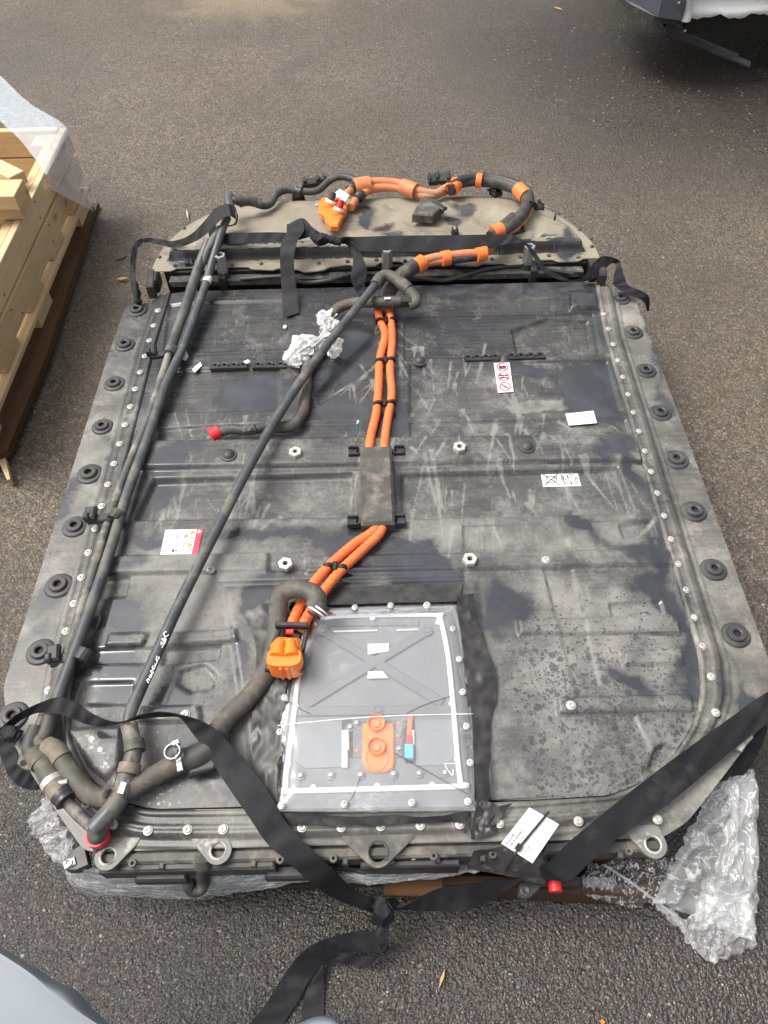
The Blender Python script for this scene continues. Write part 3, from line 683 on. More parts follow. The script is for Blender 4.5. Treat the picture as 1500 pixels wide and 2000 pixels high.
b0 = len(V); V += [(V[e][0], V[e][1], V[e][2]-.004) for e in edge]; n_ = len(edge); Fc += [(edge[k], b0+k, b0+(k+1) % n_, edge[(k+1) % n_]) for k in range(n_)]
ex = lambda a, v: np.concatenate([a.ravel(), np.full(n_, v)])
hump = add('rear_hump', V, Fc, 'hump', PACK, True, attrs=dict(wet=ex(Wh, 0), streak=ex(np.zeros(X.shape), 0), dust=ex(.5+.25*(fbm(X, Y, 5)-.5)-.75*sstep(slope, .35, .9), .4), drop=ex(np.full(X.shape, .10), 0)))
hb = [(p[0]*.95, min(p[1]-.01, 2.23)) for p in bk]+[(.6, 1.915), (-.6, 1.915)]
V, Fc = prism_geo(hb, .146, .30); add('rear_housing', V, Fc, 'tray', PACK, False)
for k, (x, y) in enumerate([(-.6+.085*i, 1.905) for i in range(15)]):
    if k == 0:
        V, Fc = lathe_geo([(0, .005), (.004, .005), (.006, .003), (.006, 0)], 10); SB = add('flange_screw', V, Fc, 'dirty_plastic', PACK, 'auto', origin=(0, 0, 0)); SB.location = Vector((x, y, .304))-wl(PACK)
    else: inst(SB, PACK, (x, y+.006*math.sin(k*2.1), .304))
for x, y in [(-.652, 1.95), (.64, 1.95), (.645, 1.99), (.62, 2.04), (.57, 2.13), (-.6, 2.10), (-.52, 2.20)]: inst(SB, PACK, (x, y, .304))
# recessed wall between cover and hump: cross rail, gussets, folded cloth-like seal
V, Fc = box_geo((-.005, 1.872, .273), (1.22, .028, .024), 0, .004); add('cross_rail', V, Fc, 'dirty_plastic', PACK, False)
V, Fc = box_geo((-.005, 1.895, .235), (1.24, .014, .12), 0, .003); add('rear_wall', V, Fc, 'black', PACK, False)
for x in (-.655, -.455, .02, .455, .63):
    V, Fc = box_geo((x, 1.868, .278), (.02, .05, .05), 0, .004); add('gusset', V, Fc, 'plastic', PACK, False)
V, Fc = box_geo((-.662, 1.85, .282), (.022, .085, .046), rad(6), .004); add('end_bracket', V, Fc, 'plastic', PACK, False)
V, Fc = box_geo((.652, 1.85, .282), (.022, .08, .046), rad(-6), .004); add('end_bracket', V, Fc, 'plastic', PACK, False)
pxtube('seal_strip', [(470,545,.285),(560,540,.290),(590,552,.276),(640,548,.288),(700,535,.29),(800,540,.29),(860,548,.277),(900,540,.29),(960,524,.292),(1030,520,.29),(1120,535,.284)], .006, 'plastic', PACK, 8)
# hex stand-offs
for k, (px, py) in enumerate([(432,511),(756,500),(1033,494)]):
    q = A(px, py, .335)
    if k == 0:
        V, Fc = hexnut_geo(.0165, .0085, .055); SO = add('hex_standoff', V, Fc, 'alu', PACK, False, origin=(0, 0, 0)); SO.location = Vector((q.x, q.y, .303))-wl(PACK)
        V, Fc = lathe_geo([(.011, .018), (.0145, .016), (.017, 0)], 14); SP = add('standoff_post', V, Fc, 'plastic', PACK, 'auto', origin=(0, 0, 0)); SP.location = Vector((q.x, q.y, .286))-wl(PACK)
        V, Fc = lathe_geo([(0, 0), (.0088, 0)], 14); SH = add('standoff_bore', V, Fc, 'black', PACK, True, origin=(0, 0, 0)); SH.location = Vector((q.x, q.y, .352))-wl(PACK)
    else: inst(SO, PACK, (q.x, q.y, .303), .3*k); inst(SP, PACK, (q.x, q.y, .286)); inst(SH, PACK, (q.x, q.y, .352))
# black clips and brackets round the hump
def clip(px, py, z, w=.045, d=.022, rz=0.0, h=.018, mat='plastic'):
    c = A(px, py, z); g = [box_geo(c, (w, d, h), rz, .003)]
    ca, sa = math.cos(rz), math.sin(rz)
    for s in (-1, 1): g.append(box_geo(c+Vector((s*w*.34*ca, s*w*.34*sa, h*.7)), (w*.16, d*.9, h*.7), rz, .002))
    g.append(box_geo(c+Vector((-sa*d*.8, ca*d*.8, -h*.2)), (w*.5, d*.7, h*.4), rz, .002))
    V, Fc = merge(*g); return add('clip', V, Fc, mat, PACK, False)
for a in [(608,358,.335,.06,.03,.15),(628,352,.335,.03,.025,.4),(845,352,.34,.03,.04,.1),(865,350,.345,.05,.04,-.1),(968,377,.345,.03,.03,.5),(1050,405,.34,.03,.03,.4),(478,395,.34,.05,.03,.6),(583,387,.33,.04,.02,.1),(1012,452,.345,.035,.02,.3),(888,455,.35,.02,.016,.2)]: clip(*a)
V1 = [(805,418),(822,385),(850,388),(868,400),(845,420)]
V, Fc = prism_geo([A(x, y, .372) for x, y in V1], .345, .372, .004); add('bracket', V, Fc, 'dirty_plastic', PACK, False)
V, Fc = box_geo(A(852,400,.368), (.02, .075, .012), rad(42), .003); add('bracket', V, Fc, 'plastic', PACK, False)
for px, py in [(1083,430),(1048,408)]:
    q = A(px, py, .36); V, Fc = tube_geo([q, q+Vector((0, 0, .02))], .003, 8); add('stud', V, Fc, 'plastic', PACK)

# cable channel cover
q0, q1 = A(705,870,.305), A(770,1022,.305)
cx, cy = (q0.x+q1.x)/2, (q0.y+q1.y)/2
V, Fc = box_geo((cx, cy, .287), (.074, abs(q0.y-q1.y), .036), rad(.6), .006); CH = add('cable_channel', V, Fc, 'dirty_plastic', PACK, False)
for px, py in [(691,885),(780,883),(690,1021),(781,1019)]:
    c = A(px, py, .282); s = 1 if px > 735 else -1
    V, Fc = merge(box_geo(c, (.026, .024, .012), 0, .002), box_geo(c+Vector((0, .010, .008)), (.024, .005, .012), 0, .001), box_geo(c+Vector((0, -.010, .006)), (.024, .004, .01), 0, .001), box_geo(c+Vector((-s*.014, 0, .002)), (.016, .014, .008), 0, .001))
    add('channel_latch', V, Fc, 'plastic', PACK, False)

# front ears and hooks
def ear(name, c, r, hole, segx, z0, z1, mat):
    """plate with a round hole whose outline is the hull of its ring and a stretch of the flange edge"""
    n = 36; y1 = .326; pts = [(c[0]+r*math.cos(2*math.pi*k/48), c[1]+r*math.sin(2*math.pi*k/48)) for k in range(48)]+[(segx[0], y1), (segx[1], y1)]
    P = sorted(pts); cr = lambda o, a, b: (a[0]-o[0])*(b[1]-o[1])-(a[1]-o[1])*(b[0]-o[0])
    def half(q):
        h = []
        for x in q:
            while len(h) > 1 and cr(h[-2], h[-1], x) <= 0: h.pop()
            h.append(x)
        return h[:-1]
    hull = half(P)+half(P[::-1]); outer = []
    for k in range(n):
        a = 2*math.pi*k/n; d = (math.cos(a), math.sin(a)); best = r
        for i in range(len(hull)):
            p, q = hull[i], hull[(i+1) % len(hull)]; e = (q[0]-p[0], q[1]-p[1]); den = d[0]*e[1]-d[1]*e[0]
            if abs(den) < 1e-12: continue
            w = (p[0]-c[0], p[1]-c[1]); t = (w[0]*e[1]-w[1]*e[0])/den; u = (w[0]*d[1]-w[1]*d[0])/den
            if t > 0 and -1e-6 <= u <= 1+1e-6: best = max(best, t)
        outer.append((c[0]+best*d[0], c[1]+best*d[1]))
    V, Fc = ring_plate_geo(outer, c, hole, z0, z1, n); return add(name, V, Fc, mat, PACK, False)
for (px, py, r, h, s0, s1, m) in [(211,1672,.0225,.0115,-.01,.055,'ear_steel'),(426,1661,.0225,.0115,-.055,.012,'ear_steel'),(738,1665,.024,.0155,-.075,.075,'dirty_plastic'),(1276,1649,.0225,.0115,-.05,.015,'ear_steel')]:
    q = A(px, py, .257); ear('mounting_ear', (q.x, q.y), r, h, (q.x+s0, q.x+s1), .2495, .2575, m)
    V, Fc = lathe_geo([(h+.0005, .0002), (h+.002, .0012), (h+.004, .0002)], 28, (q.x, q.y, .2575)); add('ear_rim', V, Fc, 'dirty_plastic' if px == 738 else 'silver_paint', PACK, 'auto')
V, Fc = box_geo((-.02, .296, .222), (.98, .02, .05), 0, .004); add('front_beam', V, Fc, 'dirty_plastic', PACK, False)
V, Fc = box_geo((-.35, .285, .214), (.30, .02, .05), 0, .004); add('front_cowl', V, Fc, 'tray', PACK, False)
V, Fc = box_geo((.03, .279, .205), (.17, .012, .06), 0, .003); add('front_cowl', V, Fc, 'plastic', PACK, False)
for k in range(12):
    x = -.47+.078*k
    V, Fc = box_geo((x, .2835, .224), (.010, .012, .040), 0, .002); add('casting_rib', V, Fc, 'tray' if k % 3 else 'dirty_plastic', PACK, False)
for x, w in ((-.40, .09), (-.16, .12), (.24, .07)):
    V, Fc = box_geo((x, .276, .196), (w, .022, .030), 0, .004); add('front_block', V, Fc, 'plastic', PACK, False)
for x in (-.44, -.33, -.19, -.10, .07, .17, .30, .40):
    V, Fc = lathe_geo([(.003, .004), (.0065, .004), (.0075, 0)], 12, (x, .2865, .2475)); add('casting_boss', V, Fc, 'dirty_plastic', PACK, 'auto')
pxtube('front_cable', [(505,1690,.2),(560,1696,.19),(640,1694,.19),(700,1698,.185),(735,1705,.18)], .005, 'plastic', PACK, 8)
# crumpled black cowl corner on the right of the front edge
rows = []
u = np.linspace(0, 1, 26)[:, None]; v = np.linspace(0, 1, 12)[None, :]
tl, tr, bl_, br = [np.array(A(*p)) for p in ((925,1662,.262),(1070,1640,.258),(912,1696,.20),(1062,1708,.19))]
G = (tl*(1-u[..., None])+tr*u[..., None])*(1-v[..., None])+(bl_*(1-u[..., None])+br*u[..., None])*v[..., None]
G[:, :, 2] += .018*(fbm(G[:, :, 0], G[:, :, 1], 28)-.4)+.012*np.sin(u*3.14); G[:, :, 1] -= .02*np.sin(v*2.2)*u
G[:, :, 2] += .016*(np.abs(fbm(G[:, :, 0]+3, G[:, :, 1], 22, 3)-.5)*4-.6)
add('crumpled_cowl', G.reshape(-1, 3), [(i*12+j, i*12+j+1, (i+1)*12+j+1, (i+1)*12+j) for i in range(25) for j in range(11)], 'worn_cowl', PACK, True)
for px in (808, 849):
    a, b = A(px, 1660, .235), A(px, 1680, .232); V, Fc = tube_geo([a, b], .0042, 10, (.0005, .002)); add('threaded_stud', V, Fc, 'zinc', PACK)
V, Fc = box_geo(A(829,1659,.235), (.03, .004, .006), 0, .001); add('red_band', V, Fc, 'red_dull', PACK, False)
# lower lug right of the front
V, Fc = merge(prism_geo([A(x, y, .16) for x, y in [(1012,1750),(1014,1712),(1030,1690),(1060,1700),(1135,1712),(1135,1728),(1060,1730),(1038,1752),(1024,1756)]], .148, .16, .002))
add('lower_lug', V, Fc, 'plastic', PACK, False)
q = A(1026,1739,.161); V, Fc = lathe_geo([(0, 0), (.005, 0), (.007, .002), (.009, 0)], 14, q); add('lug_eye', V, Fc, 'rubber', PACK)
q = A(1083,1722,.165); V, Fc = tube_geo([q, q+Vector((0, -.016, 0))], [.0125, .0115], 16); add('red_cap', V, Fc, 'red', PACK, 'auto')
q = A(1085,1690,.21); V, Fc = tube_geo([q, q+Vector((.01, -.012, -.004))], .006, 10); add('pin', V, Fc, 'zinc', PACK)
# u-shaped hook pipe at the front
pxtube('hose_hook', [(395,1680,.245),(395,1700,.22),(398,1722,.18),(390,1737,.16),(374,1737,.16),(367,1722,.175),(367,1700,.19)], .0115, 'hose_dark', PACK, 12)
pxtube('hook_sleeve', [(396,1672,.252),(397,1690,.236)], .0155, 'dirty_plastic', PACK, 14)
for px, py in [(245,1675),(318,1672),(470,1662),(570,1663)]:
    q = A(px, py, .236); V, Fc = lathe_geo([(0, .006), (.006, .006), (.009, .003), (.012, 0)], 14, q); add('recessed_bolt', V, Fc, 'tray', PACK)
# left corner bracket plates
V, Fc = prism_geo([A(x, y, .26) for x, y in [(33,1492),(40,1470),(70,1455),(95,1480),(110,1530),(85,1545),(60,1505),(45,1502)]], .25, .262, .002); add('corner_lug', V, Fc, 'dirty_plastic', PACK, False)
q = A(45,1490,.263); V, Fc = lathe_geo([(0, 0), (.006, .0005)], 16, q); add('lug_hole', V, Fc, 'black', PACK)
V, Fc = prism_geo([A(x, y, .22) for x, y in [(122,1690),(140,1660),(165,1645),(175,1690),(150,1702),(132,1702)]], .205, .222, .003); add('corner_lug', V, Fc, 'plastic', PACK, False)
V, Fc = prism_geo([A(x, y, .262) for x, y in [(1440,1452),(1468,1432),(1472,1440),(1456,1458),(1450,1468),(1436,1465)]], .255, .263, .002); add('corner_lug', V, Fc, 'silver_paint', PACK, False)
q = A(136,1686,.224); V, Fc = merge(box_geo(q, (.02, .013, .004), rad(25), .001), lathe_geo([(0, .003), (.004, .003), (.0045, .006), (.006, .006), (.006, .002)], 12, q)); add('clip_nut', V, Fc, 'zinc', PACK, False)

# ------------------------------------------------------------------ service lid below the clear film
SX = lambda X, Y: (480+X/2.885, 1130+Y/2.885)
def SA(X, Y, z): return A(*SX(X, Y), z)
lid_poly = [(385,165),(1180,150),(1225,330),(1262,760),(1290,1290),(185,1305),(190,900),(250,560)]
V, Fc = prism_geo([SA(x, y, .284) for x, y in lid_poly], .268, .284, .003); LID = add('service_lid', V, Fc, 'lid_metal', PACK, False)
gk = [(350,245),(375,222),(450,213),(1060,205),(1090,222),(1105,255),(1140,430),(1170,720),(1195,1020),(1210,1140),(1207,1162),(1190,1172),(260,1197),(234,1188),(224,1165),(235,1050),(275,740),(305,480)]
gp = cat([tuple(SA(x, y, .2865)) for x, y in gk+[gk[0]]], 5)
V, Fc = tube_geo(gp, .0050, 8)
for x, y in [(715,222),(1085,245),(1160,703),(1190,1017),(1050,1165),(740,1172),(382,1180),(240,1045),(283,722),(385,255)]:
    v, f = lathe_geo([(0, .003), (.0052, .003), (.0055, -.002)], 14, SA(x, y, .2875)); V, Fc = merge((V, Fc), (v, f))
o = add('gasket', V, Fc, 'gasket', LID)
def bar(name, p, q, w, z0, z1, mat, par=LID):
    a, b = SA(*p, z1), SA(*q, z1); d = (b-a); d.normalize(); nn = Vector((-d.y, d.x, 0))*w
    V, Fc = prism_geo([a+nn, b+nn, b-nn, a-nn], z0, z1, .0025); return add(name, V, Fc, mat, par, False)
bar('lid_rib', (400,270), (1110,700), .0105, .283, .2885, 'lid_rib'); bar('lid_rib', (1020,290), (330,710), .0105, .2835, .289, 'lid_rib')
bar('lid_rib', (290,748), (1180,735), .0095, .2832, .2880, 'lid_rib'); bar('lid_rib', (440,255), (980,250), .006, .283, .287, 'lid_rib')
for x, y, r in [(1018,290,.012),(430,290,.012),(742,738,.012)]:
    V, Fc = lathe_geo([(0, .002), (.004, .002), (.005, .0035), (.008, .0035), (.009, .001), (r, .001), (r+.001, -.004)], 20, SA(x, y, .289)); add('lid_boss', V, Fc, 'lid_rib', LID, 'auto')
bar('white_line', (480,298), (745,291), .0006, .284, .2876, 'gasket'); bar('white_line', (850,289), (975,286), .0006, .284, .2876, 'gasket')
V, Fc = prism_geo([SA(x, y, .2865) for x, y in [(285,800),(545,800),(545,1065),(330,1072),(280,1035)]], .283, .2865, .002); add('lid_plate', V, Fc, 'lid_plate', LID, False)
V, Fc = prism_geo([SA(x, y, .2862) for x, y in [(950,790),(1165,788),(1180,1010),(1120,1055),(955,1058)]], .283, .2862, .002); add('lid_plate', V, Fc, 'lid_plate', LID, False)
V, Fc = prism_geo([SA(x, y, .2858) for x, y in [(600,800),(885,795),(885,1010),(600,1010)]], .283, .2858, .002); add('socket_plate', V, Fc, 'lid_rib', LID, False)
V, Fc = prism_geo([SA(x, y, .2858) for x, y in [(888,800),(945,800),(958,830),(955,1040),(900,1040),(888,1000)]], .283, .2855, .001); add('socket_slot', V, Fc, 'plastic', LID, False)
V, Fc = prism_geo([SA(x, y, .2858) for x, y in [(545,795),(600,795),(600,1010),(545,1010)]], .283, .2855, .001); add('socket_slot', V, Fc, 'plastic', LID, False)
V, Fc = prism_geo([SA(x, y, .292) for x, y in [(660,820),(672,812),(825,812),(836,822),(838,1030),(828,1068),(790,1088),(720,1090),(675,1068),(655,1030)]], .285, .292, .003); SOC = add('orange_socket', V, Fc, 'orange_plastic', LID, False)
for x, y in [(737,822),(738,955)]:
    V, Fc = lathe_geo([(0, .006), (.006, .006), (.0075, .003), (.0075, .0005), (.014, .0005), (.0145, .011), (.0155, .011), (.0165, 0)], 24, SA(x, y, .292)); add('socket_ring', V, Fc, 'orange_plastic', SOC, 'auto')
th = [SA(738+62*math.cos(a), 1010+70*math.sin(a), .2925) for a in np.linspace(-.6, 3.7, 16)]; V, Fc = tube_geo(th, .0018, 6); add('socket_seal', V, Fc, 'orange_tape', SOC)
bar('white_clip', (558,850), (558,1062), .0055, .285, .293, 'white'); bar('white_clip', (572,850), (574,960), .003, .285, .296, 'white')
V, Fc = prism_geo([SA(x, y, .298) for x, y in [(895,930),(945,930),(945,1012),(895,1012)]], .285, .298, .001); add('blue_connector', V, Fc, 'blue', LID, False)
V, Fc = prism_geo([SA(x, y, .297) for x, y in [(906,884),(936,884),(936,930),(906,930)]], .285, .297, .001); add('red_connector', V, Fc, 'red', LID, False)
for k in range(4):
    V, Fc = tube_geo(cat([tuple(SA(912+k*7, 886, .291)), tuple(SA(914+k*6, 840, .2925)), tuple(SA(922+k*5, 790, .29)), tuple(SA(926+k*4, 770, .287))], 5), .0016, 6); add('wire', V, Fc, 'orange_sleeve' if False else 'orange', LID)
bar('white_clip', (945,850), (946,930), .002, .285, .293, 'white')
V, Fc = lathe_geo([(0, .0015), (.002, .0015), (.0025, .004), (.004, .004), (.0045, .001), (.0085, .0005), (.009, -.002)], 16); LB = add('lid_boss', V, Fc, 'lid_rib', LID, 'auto', origin=(0, 0, 0))
V, Fc = lathe_geo([(0, .0045), (.0015, .0045), (.002, .0062), (.0036, .0058), (.0042, .003)], 12); LZ = add('lid_screw', V, Fc, 'zinc', LID, 'auto', origin=(0, 0, 0))
for k, (x, y) in enumerate([(310,1110),(480,1108),(648,1106),(833,1102),(977,1098),(1122,1095),(625,815),(862,960),(588,838)]):
    q = SA(x, y, .286)
    if k == 0: LB.location = q-wl(LID); LZ.location = q-wl(LID)
    else: inst(LB, LID, q); inst(LZ, LID, q)
    if k < 6: bar('drain_line', (x, y+25), (x-2, y+70), .0012, .283, .2852, 'lid_rib')
for x, y in [(625,970),(860,812),(862,888)]:
    V, Fc = lathe_geo([(0, .002), (.003, .002), (.0035, 0)], 10, SA(x, y, .286)); add('orange_dot', V, Fc, 'orange_plastic', LID)

# ------------------------------------------------------------------ stickers with print
def text_polys(s, size):
    cu = bpy.data.curves.new('t', 'FONT'); cu.offset = .012*size; cu.body = s; cu.size = size; cu.resolution_u = 2
    ob = bpy.data.objects.new('t', cu); me = bpy.data.meshes.new_from_object(ob)
    V = [(v.co.x, v.co.y) for v in me.vertices]; Fc = [tuple(p.vertices) for p in me.polygons]
    bpy.data.objects.remove(ob); bpy.data.curves.remove(cu); bpy.data.meshes.remove(me)
    return V, Fc
class Sticker:
    """flat label: corners TL,TR,BR,BL on the surface; print in label millimetres (x right, y up)"""
    def __init__(s, name, quad, w, h, z, parent, label=None, mat='paper'):
        s.q = [A(x, y, z) for x, y in quad]; s.w, s.h, s.n = w, h, 0; s.layers = {}
        P = [s.P(x, y, 0) for x, y in ((0, 0), (w, 0), (w, h), (0, h))]
        V = [p for p in P]+[p-Vector((0, 0, .0012)) for p in P]
        s.o = add(name, V, [(0, 1, 2, 3), (0, 4, 5, 1), (1, 5, 6, 2), (2, 6, 7, 3), (3, 7, 4, 0)], mat, parent, False)
        if label: s.o['label'] = label
    def P(s, x, y, lift):
        u, v = x/s.w, 1-y/s.h; a, b, c, d = s.q
        p = (a*(1-u)+b*u)*(1-v)+(d*(1-u)+c*u)*v; return p+Vector((0, 0, lift))
    def add(s, ink, V, Fc, lift=.0004):
        s.layers.setdefault((ink, lift), []).append(([s.P(x, y, lift) for x, y in V], Fc)); return s
    def text(s, t, x, y, size, rot=0, ink='ink'):
        V, Fc = text_polys(t, size); c, q = math.cos(rad(rot)), math.sin(rad(rot))
        return s.add(ink, [(x+a*c-b*q, y+a*q+b*c) for a, b in V], Fc)
    def poly(s, pts, ink='ink', lift=.0004): return s.add(ink, pts, [tuple(range(len(pts)))], lift)
    def rect(s, x0, y0, x1, y1, ink='ink', lift=.0004): return s.poly([(x0, y0), (x1, y0), (x1, y1), (x0, y1)], ink, lift)
    def line(s, p, q, w=.4, ink='ink', lift=.0004):
        d = np.array(q, float)-np.array(p, float); d /= np.linalg.norm(d)+1e-9; k = np.array((-d[1], d[0]))*w/2
        return s.poly([tuple(p+k), tuple(q+k), tuple(q-k), tuple(p-k)], ink, lift) if False else s.poly([tuple(np.array(p)-k), tuple(np.array(q)-k), tuple(np.array(q)+k), tuple(np.array(p)+k)], ink, lift)
    def ring(s, c, r, w, ink='ink', n=28, a0=0, a1=360, lift=.0004):
        an = [rad(a0+(a1-a0)*k/n) for k in range(n+1)]
        V = [(c[0]+(r-w)*math.cos(a), c[1]+(r-w)*math.sin(a)) for a in an]+[(c[0]+r*math.cos(a), c[1]+r*math.sin(a)) for a in an]
        return s.add(ink, V, [(k, n+1+k, n+2+k, k+1) for k in range(n)], lift)
    def disc(s, c, r, ink='ink', lift=.0004): return s.poly([(c[0]+r*math.cos(rad(20*k)), c[1]+r*math.sin(rad(20*k))) for k in range(18)], ink, lift)
    def done(s):
        for (ink, lift), gs in s.layers.items():
            V, Fc = merge(*gs); add('print', V, Fc, ink, s.o, False)
        return s.o
# three prohibition signs
s = Sticker('prohibition_sticker', [(964,707),(995,706),(1003,765),(973,767)], 34, 88, .2675, PACK, 'white sticker with three red prohibition signs')
for k, cy in enumerate((72, 44, 16)):
    s.ring((17, cy), 12.5, 2.6, 'red_ink'); 
    if k == 0: s.rect(10, cy-5, 22, cy+4, 'ink', .0003).rect(19, cy-3, 25, cy+3, 'ink', .0003).rect(8, cy-7, 24, cy-5.8, 'ink', .0003)
    if k == 1:
        for yy in (cy+3.5, cy-3.5): s.poly([(8, yy-1.5), (12, yy-2.6), (18, yy-1.4), (25, yy-2.2), (26.5, yy), (25, yy+2), (18, yy+1.4), (12, yy+2.6), (8, yy+1.5)], 'ink', .0003)
    if k == 2: s.disc((12, cy+4), 2, 'ink', .0003).line((13, cy+2), (18, cy-4), 2, 'ink', .0003).line((18, cy-4), (25, cy-3), 1.8, 'ink', .0003).line((14, cy), (21, cy+4), 1.5, 'ink', .0003).line((21, cy+4), (25, cy+2), 1.2, 'ink', .0003)
    s.line((8.2, cy+8.8), (25.8, cy-8.8), 2.2, 'red_ink', .0005)
s.done()
s = Sticker('part_number_sticker', [(1104,808),(1159,802),(1166,826),(1111,831)], 60, 34, .2705, PACK, 'plain white part number sticker with small grey lines of text')
for k, t in enumerate(['DEU 000', 'A 00123', '0610', 'LR 02']): s.text(t, 30+2*(k % 2), 25-7*k, 6, 0, 'grey_ink')
s.done()
s = Sticker('lithium_ion_sticker', [(1056,925),(1128,923),(1135,949),(1061,951)], 84, 38, .2550, PACK, 'white Li-Ion sticker with crossed-out bin and recycling arrows')
for dx in (0, .5, 1.0): s.text('Li-Ion', 50+dx, 4.5, 12.5, 90)
s.line((4, 36), (38, 4), 1.9).line((4, 4), (38, 36), 1.9)
s.line((10, 10), (12, 30), 1.6).line((12, 30), (30, 28), 1.6).line((30, 28), (28, 12), 1.6).line((28, 12), (10, 10), 1.6).ring((32, 27), 3.4, 1.5).line((33, 14), (33, 24), 1.6)
for a in range(3):
    q = 90+a*120; c, si = math.cos(rad(q)), math.sin(rad(q)); cx, cy = 67, 19
    s.ring((cx, cy), 14.5, 1.6, 'ink', 12, q-45, q+40); s.ring((cx, cy), 8.5, 1.6, 'ink', 12, q-45, q+40)
    e = rad(q+40); s.poly([(cx+16*math.cos(e), cy+16*math.sin(e)), (cx+6.5*math.cos(e), cy+6.5*math.sin(e)), (cx+11*math.cos(e+.4), cy+11*math.sin(e+.4))])
s.done()
# hazard sticker on the left (reads from the right-hand side)
s = Sticker('hazard_sticker', [(323,1035),(397,1033),(386,1082),(313,1083)], 92, 62, .2715, PACK, 'white hazard sticker with red band and yellow triangles')
s.rect(77, 0, 92, 62, 'red_ink')
s.poly([(81, 50), (81, 60), (89.5, 55)], 'white_ink', .0006)
s.text('WARNUNG', 88.5, 46, 5, -90, 'white_ink'); s.text('Hochvolt Lebensgefahr', 84.5, 46, 3.6, -90, 'white_ink'); s.text('High voltage', 80.5, 60, 3.2, -90, 'white_ink')
for x in (62, 43, 23): s.line((x, 2), (x, 60), .5, 'grey_ink')
s.line((23, 32), (77, 32), .5, 'grey_ink'); s.line((43, 18), (62, 18), .5, 'grey_ink')
for c, r in (((69, 53), 5.5), ((69, 22), 5.5), ((54, 45), 5)):
    tri = [(c[0]-r*.8, c[1]-r), (c[0]+r, c[1]), (c[0]-r*.8, c[1]+r)]; s.poly(tri, 'yellow_ink')
    for i in range(3): s.line(tri[i], tri[(i+1) % 3], .7, 'ink', .0006)
    s.line((c[0]-2.5, c[1]), (c[0]+2, c[1]), 1, 'ink', .0006)
for c in ((70, 10), (55, 24), (53, 10), (55, 55)): s.ring(c, 5, .9).line((c[0]-2.5, c[1]-2), (c[0]+2.5, c[1]+2), 1.2)
s.line((66, 42), (72, 38), 1).line((66, 36), (72, 44), 1).line((72, 40), (76, 36), 1)
for k in range(3): s.line((28, 40+k*5), (40, 38+k*6), .7).line((29+k*4, 38), (31+k*3, 56), .6)
s.line((28, 26), (38, 20), .8).line((38, 26), (30, 18), .8); s.rect(27, 6, 33, 12).disc((37, 9), 2)
s.text('A 000 584', 15, 44, 3.2, -90, 'grey_ink'); s.ring((17, 8), 4, .7, 'grey_ink')
s.done()
# stickers on the lid
s = Sticker('lid_sticker', [SX(687,368), SX(806,365), SX(806,408), SX(688,428)], 44, 24, .2905, LID, 'white printed sticker above the rib crossing')
for k, t in enumerate(['A789', '84T32N', 'VER 5', 'F4K0']): s.text(t, 5+9*k, 17, 4, -70 if k % 2 else -90, 'ink')
s.done()
s = Sticker('lid_sticker', [SX(688,522), SX(770,520), SX(805,560), SX(685,563)], 44, 18, .2905, LID, 'white printed sticker below the rib crossing')
for k, t in enumerate(['NT', '7J2', '560', 'K']): s.text(t, 6+9*k, 13, 4, -90, 'ink')
s.done()

# ------------------------------------------------------------------ black sheeting taped round the lid
def sheet(name, quad, nu, nv, amp, freq, mat, parent=None, sag=None, edge=0.0, fold=None, bias=.5):
    """crumpled sheet between four corners or between two edge curves given as (px,py,z) lists"""
    a = cat([A(*p) for p in quad[0]], 10); b = cat([A(*p) for p in quad[1]], 10)
    f = lambda c, m: np.stack([np.interp(np.linspace(0, 1, m), np.linspace(0, 1, len(c)), c[:, k]) for k in range(3)], 1)
    a, b = f(a, nu), f(b, nu); v = np.linspace(0, 1, nv)[None, :, None]
    G = a[:, None, :]*(1-v)+b[:, None, :]*v
    if edge:
        eu = np.linspace(0, 1, nu); o = edge*(fbm(eu*3, eu*0+2, 6)-.5)[:, None, None]*2
        dirn = (b-a)[:, None, :]; dirn = dirn/(np.linalg.norm(dirn, axis=2)[:, :, None]+1e-6); G = G+dirn*o*(v*2-1)
    du = np.gradient(G, axis=0); dv = np.gradient(G, axis=1); nn = np.cross(du, dv); nn /= np.linalg.norm(nn, axis=2)[:, :, None]+1e-9
    nn = nn*np.sign(nn[:, :, 2:3]+1e-3)
    P0 = G[:, :, 0]+G[:, :, 2]*.7; P1 = G[:, :, 1]+G[:, :, 2]*.4
    r = np.abs(fbm(P0, P1, freq, 4)-.5)*2; r2 = fbm(P0+4, P1, freq*2.3, 3)-.5
    FU = np.repeat(np.linspace(0, 1, nu)[:, None], nv, 1); FV = np.repeat(np.linspace(0, 1, nv)[None, :], nu, 0)
    if fold:
        wu = FU*fold[0]+.6*fbm(FU*3+1, FV*3, 2)+nu*.013; wv = FV*fold[1]
        r = np.abs(fbm(wu, wv, 1.0, 2)-.5)*2.2; r2 = fbm(wu+7, wv, 2.2, 2)-.5
    G = G+nn*((bias-r)*amp+r2*amp*.5)[:, :, None]
    if sag is not None: G[:, :, 2] += sag*np.sin(np.pi*v[:, :, 0])
    f0, f1 = fold if fold else (6, 6)
    return add(name, G.reshape(-1, 3), grid_faces(nu, nv), mat, parent, True, attrs=dict(fu=FU*f0+nu*.37, fv=FV*f1+nv*.21))
TAPE = thing('black_sheeting', 'crumpled shiny black plastic sheeting taped around the clear cover window', 'plastic sheeting', (0, .56, .275))
sheet('side_sheet', [[(470,1190,.279),(500,1260,.279),(498,1350,.28),(492,1450,.281),(515,1590,.278)], [(612,1165,.287),(575,1280,.287),(560,1350,.289),(552,1450,.289),(548,1600,.284)]], 70, 26, .014, 12, 'tape_black', TAPE)
